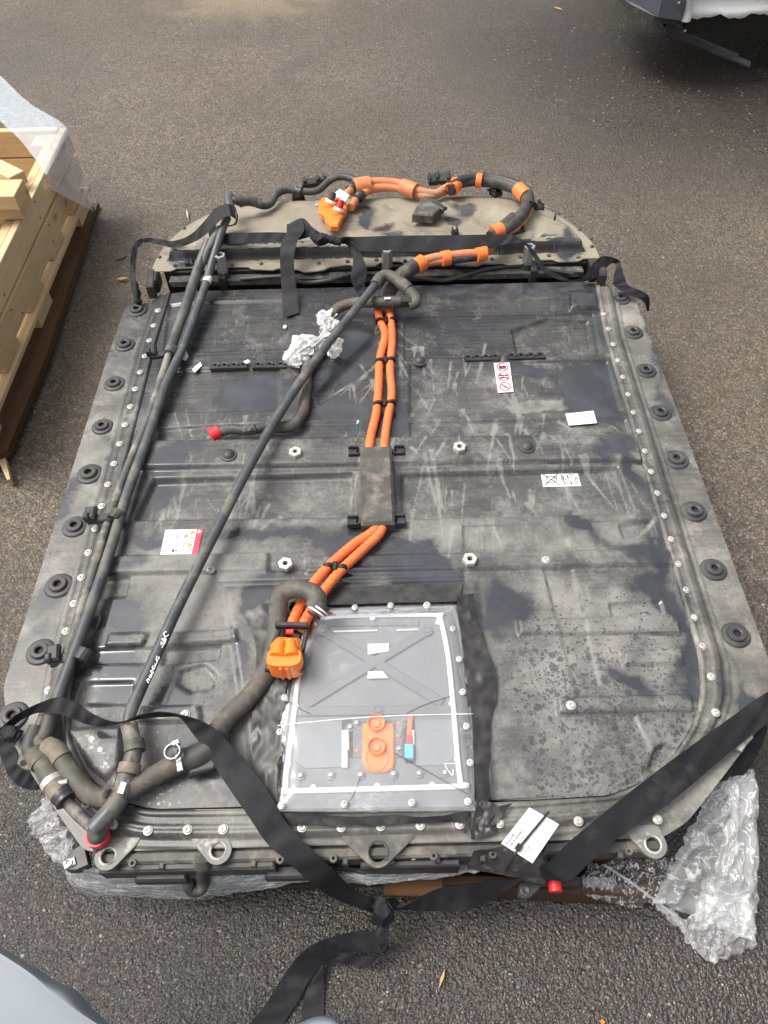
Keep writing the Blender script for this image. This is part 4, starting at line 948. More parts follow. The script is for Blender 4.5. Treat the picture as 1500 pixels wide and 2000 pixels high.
sheet('side_sheet', [[(890,1165,.287),(902,1280,.288),(912,1380,.289),(922,1480,.288),(930,1600,.284)], [(925,1160,.276),(935,1230,.276),(968,1330,.277),(958,1420,.277),(952,1580,.276)]], 70, 22, .014, 12, 'tape_black', TAPE)
sheet('top_sheet', [[(560,1160,.277),(700,1146,.277),(905,1140,.277)], [(600,1186,.287),(700,1180,.287),(895,1176,.287)]], 70, 12, .004, 16, 'tape_black', TAPE)
sheet('front_sheet', [[(510,1578,.286),(600,1590,.287),(760,1592,.287),(880,1590,.286),(1000,1568,.278)], [(520,1606,.272),(620,1612,.273),(760,1610,.275),(880,1606,.274),(965,1612,.27)]], 90, 18, .010, 14, 'tape_black', TAPE)
sheet('corner_sheet', [[(925,1560,.28),(960,1568,.279),(985,1580,.276)], [(905,1625,.27),(925,1640,.268),(965,1625,.268)]], 34, 22, .016, 26, 'tape_black', TAPE)
# the clear cover itself
FILM = thing('clear_film_cover', 'clear plastic film screwed down over the rectangular service opening', 'plastic cover', (0, .56, .29))
nu, nv = 90, 70
u = np.linspace(0, 1, nu)[:, None, None]; v = np.linspace(0, 1, nv)[None, :, None]
lc = cat([tuple(SA(x, y, .291)) for x, y in [(360,170),(270,470),(195,750),(178,1000),(185,1312)]], 12); rc = cat([tuple(SA(x, y, .291)) for x, y in [(1185,150),(1215,330),(1245,560),(1275,800),(1292,1310)]], 12)
f = lambda c: np.stack([np.interp(np.linspace(0, 1, nu), np.linspace(0, 1, len(c)), c[:, k]) for k in range(3)], 1)[:, None, :]
G = f(lc)*(1-v)+f(rc)*v
ed = np.minimum(np.minimum(u, 1-u)*1.2, np.minimum(v, 1-v))[:, :, 0]
G[:, :, 2] += .010*sstep(ed, 0, .10)+.0035*(fbm(G[:, :, 0], G[:, :, 1], 14)-.5)*(1+1.0*(ed < .1))
fo = add('film', G.reshape(-1, 3), grid_faces(nu, nv), 'film_lid', FILM, True)
for k, (L, R_) in enumerate([([(360,165),(1185,148)], [(400,190),(1100,186)]), ([(1140,150),(1190,300),(1225,560),(1265,800),(1292,1310)], [(1128,195),(1166,430),(1194,720),(1220,1020),(1242,1215)]),
               ([(178,1312),(700,1318),(1292,1305)], [(235,1215),(700,1200),(1220,1185)]), ([(330,300),(255,520),(190,760),(175,1000),(178,1312)], [(318,300),(268,560),(242,760),(214,1050),(202,1215)])]):
    q = lambda l: [(SX(x, y)+(.2945,)) for x, y in l]
    sheet('film_border', [[(x, y, .288) for x, y, _ in q(L)], [(x, y, .300) for x, y, _ in q(R_)]], 80, 18, .0035, 16, 'film_edge', FILM)
prof = [(0, .003), (.0022, .003), (.0026, .0062), (.0046, .006), (.0056, .004), (.0072, .0035), (.0076, 0)]
V, Fc = lathe_geo(prof, 16); FB = add('screw', V, Fc, 'zinc', FILM, 'auto', origin=(0, 0, 0))
for k, (px, py) in enumerate([(834,1183),(884,1229),(897,1288),(904,1352),(911,1419),(918,1490),(914,1566),(805,1568),(673,1571),(550,1574),(547,1430),(556,1363),(693,1187),(763,1183)]):
    q = A(px, py, .294)
    if k == 0: FB.location = q-wl(FILM)
    else: inst(FB, FILM, q, 0, .85)
V, Fc = tube_geo(cat([tuple(SA(x, y, .3035)) for x, y in [(180,828),(500,795),(860,772),(1280,762)]], 10), .0007, 6); add('film_seam', V, Fc, 'gasket', FILM)
V, Fc = tube_geo(cat([tuple(SA(x, y, .3035)) for x, y in [(1180,1042),(1125,1045),(1140,1080),(1165,1108),(1168,1075)]], 6), .0006, 6); add('film_crease', V, Fc, 'gasket', FILM)
for L in ([(840,985),(950,1045),(1250,1215)], [(645,1120),(610,1215),(575,1265)], [(905,760),(1000,715),(1160,660)], [(240,690),(300,730),(370,765)]):
    V, Fc = tube_geo(cat([tuple(SA(x, y, .303)) for x, y in L], 8), .0006, 6); add('film_crease', V, Fc, 'tape_black', FILM)

# ------------------------------------------------------------------ high-voltage cable
HV = thing('high_voltage_cable', 'twin orange high voltage cable with orange plug running down the middle of the pack', 'cable', tuple(A(740,800,.27)))
CA = [(735,590,.292),(742,625,.288),(752,655,.287),(742,700,.287),(739,760,.287),(735,805,.287),(722,866,.288),(722,930,.288),(728,990,.288),(735,1030,.288),(690,1064,.291),(640,1108,.300),(605,1150,.307),(580,1195,.312),(568,1225,.316)]
CB = [(757,590,.292),(764,630,.288),(766,665,.287),(762,720,.287),(765,770,.287),(757,820,.287),(751,866,.288),(748,930,.288),(748,990,.288),(745,1035,.288),(713,1070,.291),(668,1112,.300),(628,1160,.307),(600,1205,.312),(588,1230,.316)]
for c in (CA, CB): pxtube('cable', c, .0098, 'orange', HV, 14, 14, (.0012, .013))
pxtube('cable', [(770,560,.31),(790,535,.335),(815,515,.345),(850,503,.35),(900,497,.352),(945,490,.35),(965,455,.37),(1000,440,.372),(1025,405,.375),(1030,380,.375),(1000,362,.375),(950,352,.372),(905,352,.37),(870,368,.368),(850,378,.365),(815,372,.37),(780,358,.375),(730,355,.377),(695,365,.378),(672,385,.378),(660,398,.378)], .012, 'orange_dusty', HV, 14, 10, (.0007, .012))
pxtube('cable', [(755,575,.305),(775,545,.33),(800,522,.335),(840,512,.34),(900,505,.34),(945,496,.338),(975,462,.36),(1012,440,.362),(1034,405,.365),(1020,372,.365),(975,355,.362),(930,352,.36),(890,360,.36),(860,378,.36),(830,383,.36),(800,372,.362),(760,366,.365),(725,370,.366),(705,382,.368),(692,395,.37),(685,405,.372)], .012, 'orange_dusty', HV, 14, 10, (.0007, .012))
pxtube('black_sleeve', [(752,585,.30),(765,560,.32),(785,538,.338),(812,518,.346)], .021, 'hose_dark', HV, 14, 10)
pxtube('black_sleeve', [(878,372,.374),(905,354,.38),(950,353,.38),(1000,364,.38),(1028,385,.38),(1025,410,.378),(1005,434,.376),(972,455,.374)], .0185, 'hose_dark', HV, 14, 10)
pxtube('black_sleeve', [(880,362,.388),(910,349,.39),(955,346,.39),(1005,358,.39),(1032,376,.39),(1036,400,.386)], .0125, 'plastic', HV, 12, 10)
pxtube('black_sleeve', [(1003,425,.38),(980,445,.378),(958,462,.374)], .017, 'hose_dark', HV, 12, 8)
pxtube('black_sleeve', [(868,510,.342),(950,497,.342)], .0128, 'hose_dark', HV, 12, 6)
# orange tape wraps
def wrap(p, q, r, mat='orange_tape', z=.37, rip=.0006):
    a, b = A(p[0], p[1], p[2] if len(p) > 2 else z), A(q[0], q[1], q[2] if len(q) > 2 else z)
    V, Fc = tube_geo([a+(b-a)*k/8 for k in range(9)], r, 16, (rip, (b-a).length/3.3)); return add('orange_tape', V, Fc, mat, HV, 'auto')
wrap((812,521,.345),(826,512,.347),.0225); wrap((862,506,.346),(878,503,.346),.021); wrap((930,499,.346),(948,495,.346),.0205)
wrap((884,370,.378),(892,358,.38),.0205); wrap((930,352,.384),(941,353,.384),.0215); wrap((1012,369,.382),(1028,384,.382),.0225); wrap((980,448,.378),(962,456,.376),.021)
wrap((692,366,.374),(722,361,.374),.026, 'orange_dusty', rip=.0012); wrap((785,364,.37),(812,374,.368),.023, 'orange_dusty', rip=.0015)
# clips on the twin run
for (ax, ay), (bx_, by) in [((741,628),(768,626)),((742,706),(764,704)),((738,790),(765,788)),((641,1107),(668,1110)),((576,1184),(600,1186))]:
    z = .291 if ay < 1000 else .303; a, b = A(ax, ay, z), A(bx_, by, z); c = (a+b)/2
    V, Fc = merge(tube_geo([a+Vector((0, -.004, 0)), a+Vector((0, .004, 0))], .0118, 12), tube_geo([b+Vector((0, -.004, 0)), b+Vector((0, .004, 0))], .0118, 12), box_geo(c+Vector((0, 0, .004)), (.010, .022, .012), 0, .002))
    add('cable_clip', V, Fc, 'tie', HV, 'auto')
# terminal block at the rear end
c0 = A(652,405,.385)
def TB(dx, dy, dz=0): 
    a = rad(-38); return c0+Vector((dx*math.cos(a)-dy*math.sin(a), dx*math.sin(a)+dy*math.cos(a), dz))
poly = [(-.028, -.052), (-.01, -.058), (.012, -.056), (.026, -.044), (.04, -.036), (.05, -.01), (.05, .02), (.04, .045), (.02, .05), (-.02, .05), (-.042, .04), (-.052, .012), (-.05, -.02), (-.042, -.044)]
pts = [(640,370),(668,376),(688,392),(690,412),(678,430),(662,440),(640,432),(634,416),(622,410),(626,390)]
V, Fc = prism_geo([A(x, y, .384) for x, y in [(627,386),(636,383),(652,390),(660,380),(676,392),(678,404),(670,418),(664,430),(660,441),(646,440),(634,430),(634,420),(622,412),(621,398)]], .366, .384, .004)
TBO = add('terminal_block', V, Fc, 'orange_plastic', HV, False)
for px, py, m in [(645,398,'black'), (661,413,'red_dull')]:
    b = A(px, py, .384); ax = Vector((.35, .45, .8)).normalized()
    V, Fc = tube_geo([b-ax*.004, b+ax*.010], .0165, 18); add('white_collar', V, Fc, 'white', TBO, 'auto')
    V, Fc = tube_geo([b+ax*.010, b+ax*.032, b+ax*.034], [.0105, .0095, .006], 16); add('contact_pin', V, Fc, 'plastic' if m == 'black' else 'red_dull', TBO, 'auto')
    V, Fc = tube_geo([b-ax*.012, b+ax*.002], [.02, .0195], 18); add('pin_shroud', V, Fc, 'orange_plastic', TBO, 'auto')
V, Fc = prism_geo([A(x, y, .392) for x, y in [(652,378),(664,369),(683,381),(672,397)]], .388, .3925, .001); add('white_tag', V, Fc, 'white', TBO, False)
V, Fc = text_polys('X6', .012); q = A(662,388,.3935); V = [(q.x+x*.6-y*.7, q.y+x*.75+y*.6, .3932) for x, y in V]; add('tag_print', V, Fc, 'grey_ink', TBO, False)
for (p, q) in [((622,400,.375),(617,402,.372)), ((652,442,.365),(643,450,.36))]:
    a, b = A(*p), A(*q); V, Fc = tube_geo([a, b], .005, 10); add('bolt_head', V, Fc, 'zinc', TBO)
for px, py in [(684,372),(698,388)]:
    a, b = A(px, py, .378), A(px+8, py-8, .378); V, Fc = tube_geo([a, b], .0165, 14); add('black_ring', V, Fc, 'plastic', TBO)
# plug at the lower end
PL = add('plug', *merge(prism_geo([A(x, y, .352) for x, y in [(542,1240),(584,1242),(589,1268),(525,1268),(528,1254)]], .314, .352, .008)), 'orange_plastic', HV, False)
n = 30; V = []
for (sy, z, sc_) in ((0, .308, .97), (0, .350, 1), (0, .358, .93)):
    for k in range(n):
        a = 2*math.pi*k/n; e = 3.0; ca, sa = math.cos(a), math.sin(a)
        x = abs(ca)**(2/e)*np.sign(ca)*.0335*sc_; y = abs(sa)**(2/e)*np.sign(sa)*.0195*sc_; V.append((x, y, z))
pc = A(556,1283,.35)
V = [(pc.x+x, pc.y+y-.004, z) for x, y, z in V]; Fc = [(i*n+k, i*n+(k+1) % n, (i+1)*n+(k+1) % n, (i+1)*n+k) for i in range(2) for k in range(n)]+[tuple(range(2*n, 3*n)), tuple(range(n-1, -1, -1))]
add('plug_shell', V, Fc, 'orange_plastic', HV, 'auto')
for dx in (-.006, .006): V, Fc = box_geo((pc.x+dx, pc.y-.0245, .331), (.005, .004, .044), 0, .001); add('plug_ridge', V, Fc, 'orange_plastic', HV, False)
for dx in (-.014, .013): V, Fc = tube_geo([(pc.x+dx, pc.y-.002, .354), (pc.x+dx*.7, pc.y+.032, .35)], [.015, .010], 14); add('plug_barrel', V, Fc, 'orange_plastic', HV, 'auto')
V, Fc = merge(box_geo(A(570,1222,.345), (.062, .010, .016), rad(-3), .002), box_geo(A(528,1290,.325), (.008, .045, .014), rad(-12), .002), box_geo(A(590,1288,.325), (.010, .05, .014), rad(5), .002), box_geo(A(595,1252,.335), (.008, .04, .012), rad(-8), .002), box_geo(A(537,1250,.335), (.007, .045, .01), rad(-20), .002))
add('plug_lever', V, Fc, 'plastic', HV, False)
V, Fc = box_geo(A(566,1234,.355), (.014, .008, .008), 0, .001); add('plug_lock', V, Fc, 'red', HV, False)

# ------------------------------------------------------------------ coolant pipes and hoses
CP = thing('coolant_pipe', 'pair of long dirty coolant pipes clipped along the left edge of the pack', 'pipe', tuple(A(250,900,.28)))
pxtube('pipe', [(444,425,.40),(432,455,.385),(415,510,.345),(400,560,.315),(375,630,.302),(352,690,.298),(322,755,.296),(290,850,.296),(250,960,.295),(212,1085,.295),(165,1220,.295),(125,1330,.296),(100,1400,.298),(88,1430,.298)], .0115, 'pipe', CP, 14, 10)
pxtube('pipe', [(430,445,.39),(410,480,.37),(388,535,.325),(362,610,.305),(338,670,.3),(318,730,.292),(290,815,.287),(245,925,.285),(205,1040,.285),(178,1130,.285),(140,1250,.286),(110,1340,.288),(85,1400,.29),(72,1435,.29)], .0100, 'pipe_dirty', CP, 14, 10)
pxtube('pipe', [(407,470,.372),(385,530,.332),(358,610,.31),(330,690,.304)], .0135, 'pipe', CP, 14, 10)
pxtube('white_band', [(407,542,.322),(403,552,.319)], .0124, 'white', CP, 14)
for px, py, rz in [(320,692,.15),(206,1012,.1),(392,520,.1),(138,1285,.2)]:
    c = A(px, py, .292); V, Fc = merge(box_geo(c, (.075, .022, .014), rz, .003), box_geo(c+Vector((-.03, .004, .010)), (.024, .035, .02), rz, .004), box_geo(c+Vector((-.035, -.008, .018)), (.012, .016, .014), rz, .003), tube_geo([c+Vector((.022, -.010, .004)), c+Vector((.030, .012, .004))], .0175, 14))
    add('pipe_clip', V, Fc, 'plastic', CP, False)
# front ends: two thick hoses
pxtube('hose_end', [(72,1420,.298),(60,1452,.298),(62,1470,.3),(80,1492,.305)], .0145, 'hose_dark', CP, 14, 8)
pxtube('hose_end', [(100,1395,.298),(88,1435,.298),(78,1450,.3),(92,1463,.303)], .0125, 'hose', CP, 14, 8)
pxtube('hose_sleeve', [(78,1478,.306),(95,1510,.308),(112,1542,.308)], .0180, 'hose', CP, 16, 8)
pxtube('hose_cuff', [(68,1470,.305),(82,1492,.307)], .0192, 'hose', CP, 16, 6)
pxtube('hose_cuff', [(104,1528,.308),(120,1552,.308)], .0195, 'tan_tape', CP, 16, 6)
pxtube('hose_clamp', [(100,1524,.308),(106,1533,.308)], .0205, 'zinc', CP, 16, 4)
pxtube('hose_clamp', [(112,1530,.322),(132,1526,.322)], .004, 'zinc', CP, 8, 4)
pxtube('hose_nozzle', [(117,1545,.308),(131,1564,.306)], .0185, 'plastic', CP, 16, 5, (.0022, .006))
q = A(131,1563,.306)
pxtube('thin_pipe', [(128,1560,.300),(150,1588,.298),(180,1615,.296)], .0105, 'pipe_dirty', CP, 12, 6)
pxtube('sleeved_hose', [(92,1460,.306),(112,1470,.31),(128,1495,.31),(150,1525,.308),(175,1550,.304),(205,1558,.302),(230,1550,.302)], .0165, 'hose', CP, 16, 10)
pxtube('hose_cuff', [(92,1458,.308),(108,1466,.311),(122,1484,.311)], .0182, 'tan_tape', CP, 16, 6)
pxtube('branch_nipple', [(206,1556,.315),(208,1540,.325)], .006, 'dirty_plastic', CP, 12, 5)

DP = thing('diagonal_pipe', 'single slim dark pipe lying diagonally across the pack with white paint pen scribble', 'pipe', tuple(A(480,940,.3)))
dpts = [(775,552,.36),(764,540,.362),(752,538,.362),(738,550,.36),(710,585,.352),(640,672,.335),(560,785,.322),(490,905,.318),(420,1040,.316),(350,1180,.315),(300,1290,.315),(268,1360,.315),(254,1395,.315),(250,1430,.315)]
pxtube('pipe', dpts[3:], .0115, 'pipe', DP, 16, 10)
pxtube('rear_hose', [(733,557,.36),(742,543,.362),(757,538,.363),(775,546,.362),(792,562,.355),(808,578,.345),(812,590,.338),(800,595,.332)], .0155, 'hose', DP, 14, 10)
pxtube('hose_cuff', [(783,553,.360),(798,566,.353)], .0178, 'dirty_plastic', DP, 14, 5)
pxtube('front_hose', [(252,1415,.315),(258,1445,.315),(262,1462,.314),(256,1490,.312),(248,1510,.310),(240,1540,.307),(225,1572,.304),(210,1592,.302)], .0150, 'pipe_dirty', DP, 14, 8)
pxtube('hose_cuff', [(262,1448,.316),(264,1468,.315)], .0185, 'hose', DP, 14, 5)
pxtube('hose_cuff', [(255,1492,.313),(250,1512,.311)], .0195, 'tan_tape', DP, 14, 5)
pxtube('elbow', [(236,1555,.306),(215,1585,.303),(196,1606,.302),(184,1620,.3)], .0160, 'pipe', DP, 16, 8)
pxtube('elbow', [(196,1604,.302),(190,1625,.290),(191,1636,.27)], .0165, 'pipe', DP, 16, 8)
V, Fc = prism_geo([A(x, y, .325) for x, y in [(237,1526),(247,1529),(240,1551),(229,1548)]], .3235, .325, .0004); add('white_tag', V, Fc, 'white', DP, False)
qc = A(192,1634,.27); V, Fc = lathe_geo([(.0145, .012), (.0195, .012), (.02, 0), (.016, -.014), (.0, -.015)], 24, qc); add('red_cap', V, Fc, 'red', DP, 'auto')
pxtube('bleed_screw', [(190,1650,.262),(188,1668,.25)], .006, 'dirty_plastic', DP, 10, 4)
# paint-pen scribble on the pipe
def stroke(pts, z=.3295, r=.0011):
    return tube_geo(cat([tuple(A(270+x/15.39, 1220+y/15.39, z)) for x, y in pts], 5), r, 6)
st = [[(860,225),(810,215),(775,260),(790,330),(830,365),(880,340),(915,295)], [(700,430),(745,460),(790,540),(775,600)], [(740,410),(790,470),(830,540)], [(790,390),(830,430),(845,480)], [(690,510),(700,560),(685,620)], [(700,540),(760,590),(715,700)],
      [(550,945),(570,990),(540,1040),(580,1080),(630,1000),(620,970)], [(590,1070),(545,1190)], [(500,1180),(525,1220),(470,1350),(430,1270),(470,1235)], [(440,1380),(380,1390),(430,1490),(460,1400)], [(340,1520),(400,1515),(400,1560),(365,1605),(330,1550)], [(350,1680),(310,1630),(265,1670),(320,1760)]]
V, Fc = merge(*[stroke(q) for q in st]); add('paint_scribble', V, Fc, 'white', DP)

SH_ = thing('sleeved_hose', 'dusty textile sleeved hose curling past the orange plug to the front left corner', 'hose', tuple(A(430,1440,.29)))
pxtube('hose', [(612,1190,.355),(620,1172,.36),(610,1158,.358),(590,1152,.352),(565,1152,.345),(548,1165,.335),(543,1195,.32),(540,1240,.305),(530,1290,.297),(510,1330,.294),(480,1368,.294),(450,1396,.294),(430,1420,.295),(405,1462,.295),(370,1482,.295),(330,1500,.296),(285,1525,.296),(240,1550,.297)], .0185, 'hose', SH_, 16, 10)
pxtube('hose_mouth', [(630,1178,.358),(618,1196,.35)], .0185, 'hose_dark', SH_, 18, 5)
pxtube('white_ring', [(623,1188,.354),(621,1191,.353)], .0205, 'white', SH_, 18, 3); pxtube('white_ring', [(619,1194,.352),(617,1197,.351)], .0205, 'white', SH_, 18, 3)
pxtube('hose_opening', [(614,1200,.349),(612,1203,.348)], .0145, 'black', SH_, 18, 3)
pxtube('dark_sleeve', [(430,1425,.297),(410,1460,.297),(385,1478,.297),(352,1488,.297)], .022, 'hose_dark', SH_, 16, 8)
cc = A(338,1470,.33); V, Fc = lathe_geo([(.0125, -.006), (.0125, .008), (.0138, .008), (.0138, -.006), (.0125, -.006)], 20, cc); add('metal_clamp', V, Fc, 'alu', SH_, 'auto')
V, Fc = merge(box_geo(cc+Vector((.004, .015, .004)), (.013, .008, .012), .4, .001), box_geo(A(350,1490,.318), (.010, .03, .006), .3, .001)); add('clamp_tab', V, Fc, 'alu', SH_, False)
V, Fc = merge(box_geo(A(400,1497,.292), (.06, .022, .02), rad(18), .004), tube_geo([A(385,1506,.297), A(417,1498,.297)], .005, 10)); add('hose_clip', V, Fc, 'plastic', SH_, False)

CH_ = thing('capped_hose', 'bent rubber hose with bright red end cap lying on the left of the pack', 'hose', tuple(A(560,800,.28)))
pxtube('hose', [(800,588,.325),(770,590,.322),(735,590,.318),(690,592,.31),(660,602,.303),(645,622,.298),(635,650,.294),(615,690,.29),(600,720,.288),(598,755,.287),(592,800,.287),(575,828,.287),(550,834,.288),(520,832,.289)], .0145, 'hose', CH_, 14, 10)
pxtube('hose', [(790,587,.330),(765,590,.326),(730,591,.32)], .0165, 'hose_dark', CH_, 14, 8)
V, Fc = box_geo(A(794,585,.345), (.03, .026, .012), 0, .003); add('ribbed_pad', V, Fc, 'plastic', CH_, False)
V, Fc = box_geo(A(757,583,.343), (.018, .007, .004), rad(5), .001); add('white_label', V, Fc, 'white', CH_, False)
pxtube('connector', [(528,832,.289),(500,838,.29),(475,840,.289),(450,838,.288),(425,845,.287)], .0125, 'hose_dark', CH_, 14, 8, (.0008, .012))
V, Fc = merge(box_geo(A(487,839,.297), (.032, .02, .02), rad(10), .004), lathe_geo([(0, .003), (.003, .003), (.006, .0)], 10, A(488,838,.308))); add('quick_coupling', V, Fc, 'dirty_plastic', CH_, False)
pxtube('red_cap', [(427,842,.288),(420,846,.287),(411,851,.286)], .0165, 'red', CH_, 16, 5)
RH = thing('rear_hose', 'thin black hose along the rear edge of the dusty hump', 'hose', tuple(A(560,385,.36)))
pxtube('hose', [(448,388,.41),(462,392,.41),(490,394,.39),(515,402,.37),(530,396,.365),(540,380,.365),(560,371,.362),(590,374,.358),(620,372,.36),(645,352,.37),(665,345,.375),(690,350,.375),(705,362,.372)], .011, 'hose_dark', RH, 12, 10)
pxtube('clamped_end', [(462,390,.41),(490,392,.398),(510,398,.385)], .0145, 'hose', RH, 14, 6, (.002, .012))
pxtube('elbow', [(448,382,.415),(447,394,.412),(450,408,.405)], .014, 'pipe', RH, 14, 6)
pxtube('hose_clip', [(580,372,.36),(590,375,.36)], .0135, 'plastic', RH, 12, 4)

# plastic bag tied on
def blob(name, pts, mat, parent, seedv, amp=.3, zmin=.275):
    V, Fc = [], []; nu, nv = (40, 30) if mat == 'bag' else (34, 22)
    P = cat([tuple(A(p[0], p[1], p[2]))+(p[3],) for p in pts], 8); crisp = mat == 'bag'; C = np.stack([np.interp(np.linspace(0, 1, nu), np.linspace(0, 1, len(P)), P[:, k]) for k in range(4)], 1)
    V, Fc = tube_geo(C[:, :3], C[:, 3], nv); V = np.array(V); cen = np.repeat(C[:, :3], nv, 0); d = V-cen
    a = np.arange(len(V)) % nv; s = np.arange(len(V))//nv
    k = 1+amp*(np.abs(fbm(np.abs(a-nv/2)*.8+seedv, s*.06, 1.6, 4)-.5)*4-1)
    k = np.where(a == nv-1, k, k)
    V = cen+d*k[:, None]; V[:, 2] = np.maximum(cen[:, 2]+(V[:, 2]-cen[:, 2])*.75, zmin)
    return add(name, V, Fc, mat, parent, not crisp)
BAG = thing('plastic_bag', 'crumpled white translucent plastic bag tied around a hose end', 'plastic bag', tuple(A(610,680,.275)))
blob('bag', [(560,708,.295,.018),(580,692,.30,.046),(608,675,.305,.04),(628,660,.31,.012),(632,650,.31,.01)], 'bag', BAG, 1.0, .6)
blob('bag', [(632,655,.31,.010),(645,645,.308,.03),(640,630,.305,.036),(630,616,.303,.026),(626,612,.30,.012)], 'bag', BAG, 5.0, .6)
blob('bag', [(634,655,.31,.010),(648,668,.306,.028),(652,690,.30,.02),(650,700,.295,.006)], 'bag', BAG, 9.0, .6)
pxtube('cable_tie', [(632,662,.345),(650,655,.338),(668,660,.325)], .0016, 'tie', BAG, 6, 8)

# ------------------------------------------------------------------ webbing straps
FS = thing('front_strap', 'black webbing strap knotted in front of the pack, its tail loose on the asphalt', 'strap', tuple(A(750,1770,.1)))
ZX = lambda X, Y: (X/2.6786, 1320+Y/2.6786)
L = [ZX(0,275)+(.275,), ZX(40,240)+(.29,), ZX(90,200)+(.305,), ZX(200,145)+(.335,), ZX(310,112)+(.35,), ZX(400,140)+(.348,), ZX(470,190)+(.338,), ZX(560,232)+(.334,), ZX(640,240)+(.34,), ZX(720,207)+(.355,), ZX(830,188)+(.36,), ZX(940,202)+(.355,), ZX(1060,240)+(.345,), ZX(1150,300)+(.335,), ZX(1260,420)+(.32,), ZX(1400,600)+(.305,), ZX(1500,770)+(.29,), (612,1662,.28), (650,1698,.25), (690,1735,.18), (740,1762,.125)]
R_ = [ZX(12,300)+(.262,), ZX(60,268)+(.272,), ZX(120,225)+(.285,), ZX(195,194)+(.31,), ZX(290,196)+(.33,), ZX(370,218)+(.33,), ZX(450,252)+(.322,), ZX(545,264)+(.32,), ZX(640,246)+(.33,), ZX(750,222)+(.34,), ZX(850,215)+(.345,), ZX(940,218)+(.337,), ZX(1000,290)+(.325,), ZX(1080,400)+(.31,), ZX(1180,560)+(.295,), ZX(1300,735)+(.295,), ZX(1400,880)+(.285,), (562,1682,.275), (605,1722,.24), (660,1758,.17), (735,1785,.10)]
ribbon('band', L, R_, 'strap', FS)
ribbon('loop', [ZX(0,275)+(.275,), ZX(-25,330)+(.255,), ZX(5,420)+(.235,), ZX(40,510)+(.22,), ZX(90,570)+(.21,), ZX(160,595)+(.205,), ZX(232,590)+(.21,)], [ZX(95,225)+(.27,), ZX(60,300)+(.262,), ZX(85,370)+(.25,), ZX(100,450)+(.24,), ZX(140,485)+(.235,), ZX(190,500)+(.235,), ZX(235,555)+(.23,)], 'strap', FS)
blob('loop_knot', [(8,1425,.278,.010),(22,1432,.284,.018),(38,1440,.280,.012)], 'strap', FS, 3.0, .3, .2)
KX = lambda X, Y: (500+X/2.5, 1540+Y/2.5)
ribbon('band', [KX(640,575)+(.125,), KX(720,572)+(.125,), KX(800,530)+(.14,), KX(900,487)+(.15,), KX(1010,470)+(.155,), KX(1150,450)+(.165,), KX(1320,430)+(.18,), (1050,1697,.225), (1073,1681,.255), (1133,1626,.29), (1265,1520,.295), (1390,1428,.29), (1497,1353,.285), (1540,1340,.26)],
       [KX(640,600)+(.105,), KX(740,592)+(.105,), KX(800,598)+(.105,), KX(900,597)+(.11,), KX(1010,597)+(.115,), KX(1150,540)+(.13,), KX(1320,444)+(.178,), (1080,1719,.215), (1115,1718,.245), (1170,1666,.275), (1229,1622,.28), (1320,1558,.28), (1427,1468,.275), (1500,1413,.27), (1545,1390,.25)], 'strap', FS)
ZR = lambda X, Y: (950+X/2.727, 1340+Y/2.727)
ribbon('loop', [ZR(1500,150)+(.262,), ZR(1490,250)+(.24,), ZR(1450,350)+(.21,), ZR(1380,460)+(.18,), ZR(1310,530)+(.165,), ZR(1215,562)+(.16,)], [ZR(1440,215)+(.248,), ZR(1400,265)+(.238,), ZR(1340,320)+(.225,), ZR(1300,400)+(.21,), ZR(1275,470)+(.20,), ZR(1215,545)+(.19,)], 'strap', FS)
blob('knot', [(727,1768,.110,.009),(745,1772,.115,.015),(752,1785,.110,.013),(762,1790,.105,.008)], 'strap', FS, 2.0, .35, .05)
ribbon('knot_turn', [(722,1748,.125),(748,1752,.142),(768,1775,.138),(770,1800,.11)], [(716,1772,.11),(738,1778,.135),(748,1795,.13),(745,1812,.10)], 'strap', FS)
ribbon('knot_turn', [(772,1752,.12),(752,1757,.146),(732,1778,.142),(722,1800,.11)], [(782,1776,.11),(764,1782,.14),(750,1796,.134),(740,1808,.10)], 'strap', FS)
TX = lambda X, Y: (X/1.974, 1640+Y/1.974)
ribbon('tail', [TX(1472,255)+(.115,), TX(1450,345)+(.08,), TX(1380,352)+(.075,), TX(1250,385)+(.07,), TX(1170,430)+(.055,), TX(1100,515)+(.03,), TX(1020,640)+(.012,), TX(955,720)+(.008,), TX(900,800)+(.006,)], [TX(1500,300)+(.11,), TX(1490,420)+(.06,), TX(1440,432)+(.05,), TX(1330,432)+(.045,), TX(1260,470)+(.03,), TX(1195,540)+(.02,), TX(1150,620)+(.010,), TX(1085,720)+(.006,), TX(1030,800)+(.005,)], 'strap', FS)
ribbon('tail', [TX(1455,345)+(.08,), TX(1455,400)+(.07,), TX(1480,440)+(.05,), TX(1430,488)+(.03,), TX(1340,480)+(.025,), TX(1255,470)+(.03,)], [TX(1495,310)+(.10,), TX(1497,390)+(.07,), TX(1490,430)+(.045,), TX(1450,450)+(.04,), TX(1350,440)+(.04,), TX(1270,400)+(.05,)], 'strap', FS)
ribbon('tail', [TX(1192,535)+(.012,), TX(1175,600)+(.006,), TX(1160,700)+(.003,), TX(1150,800)+(.003,)], [TX(1246,478)+(.03,), TX(1250,580)+(.008,), TX(1250,690)+(.003,), TX(1252,800)+(.003,)], 'strap', FS)

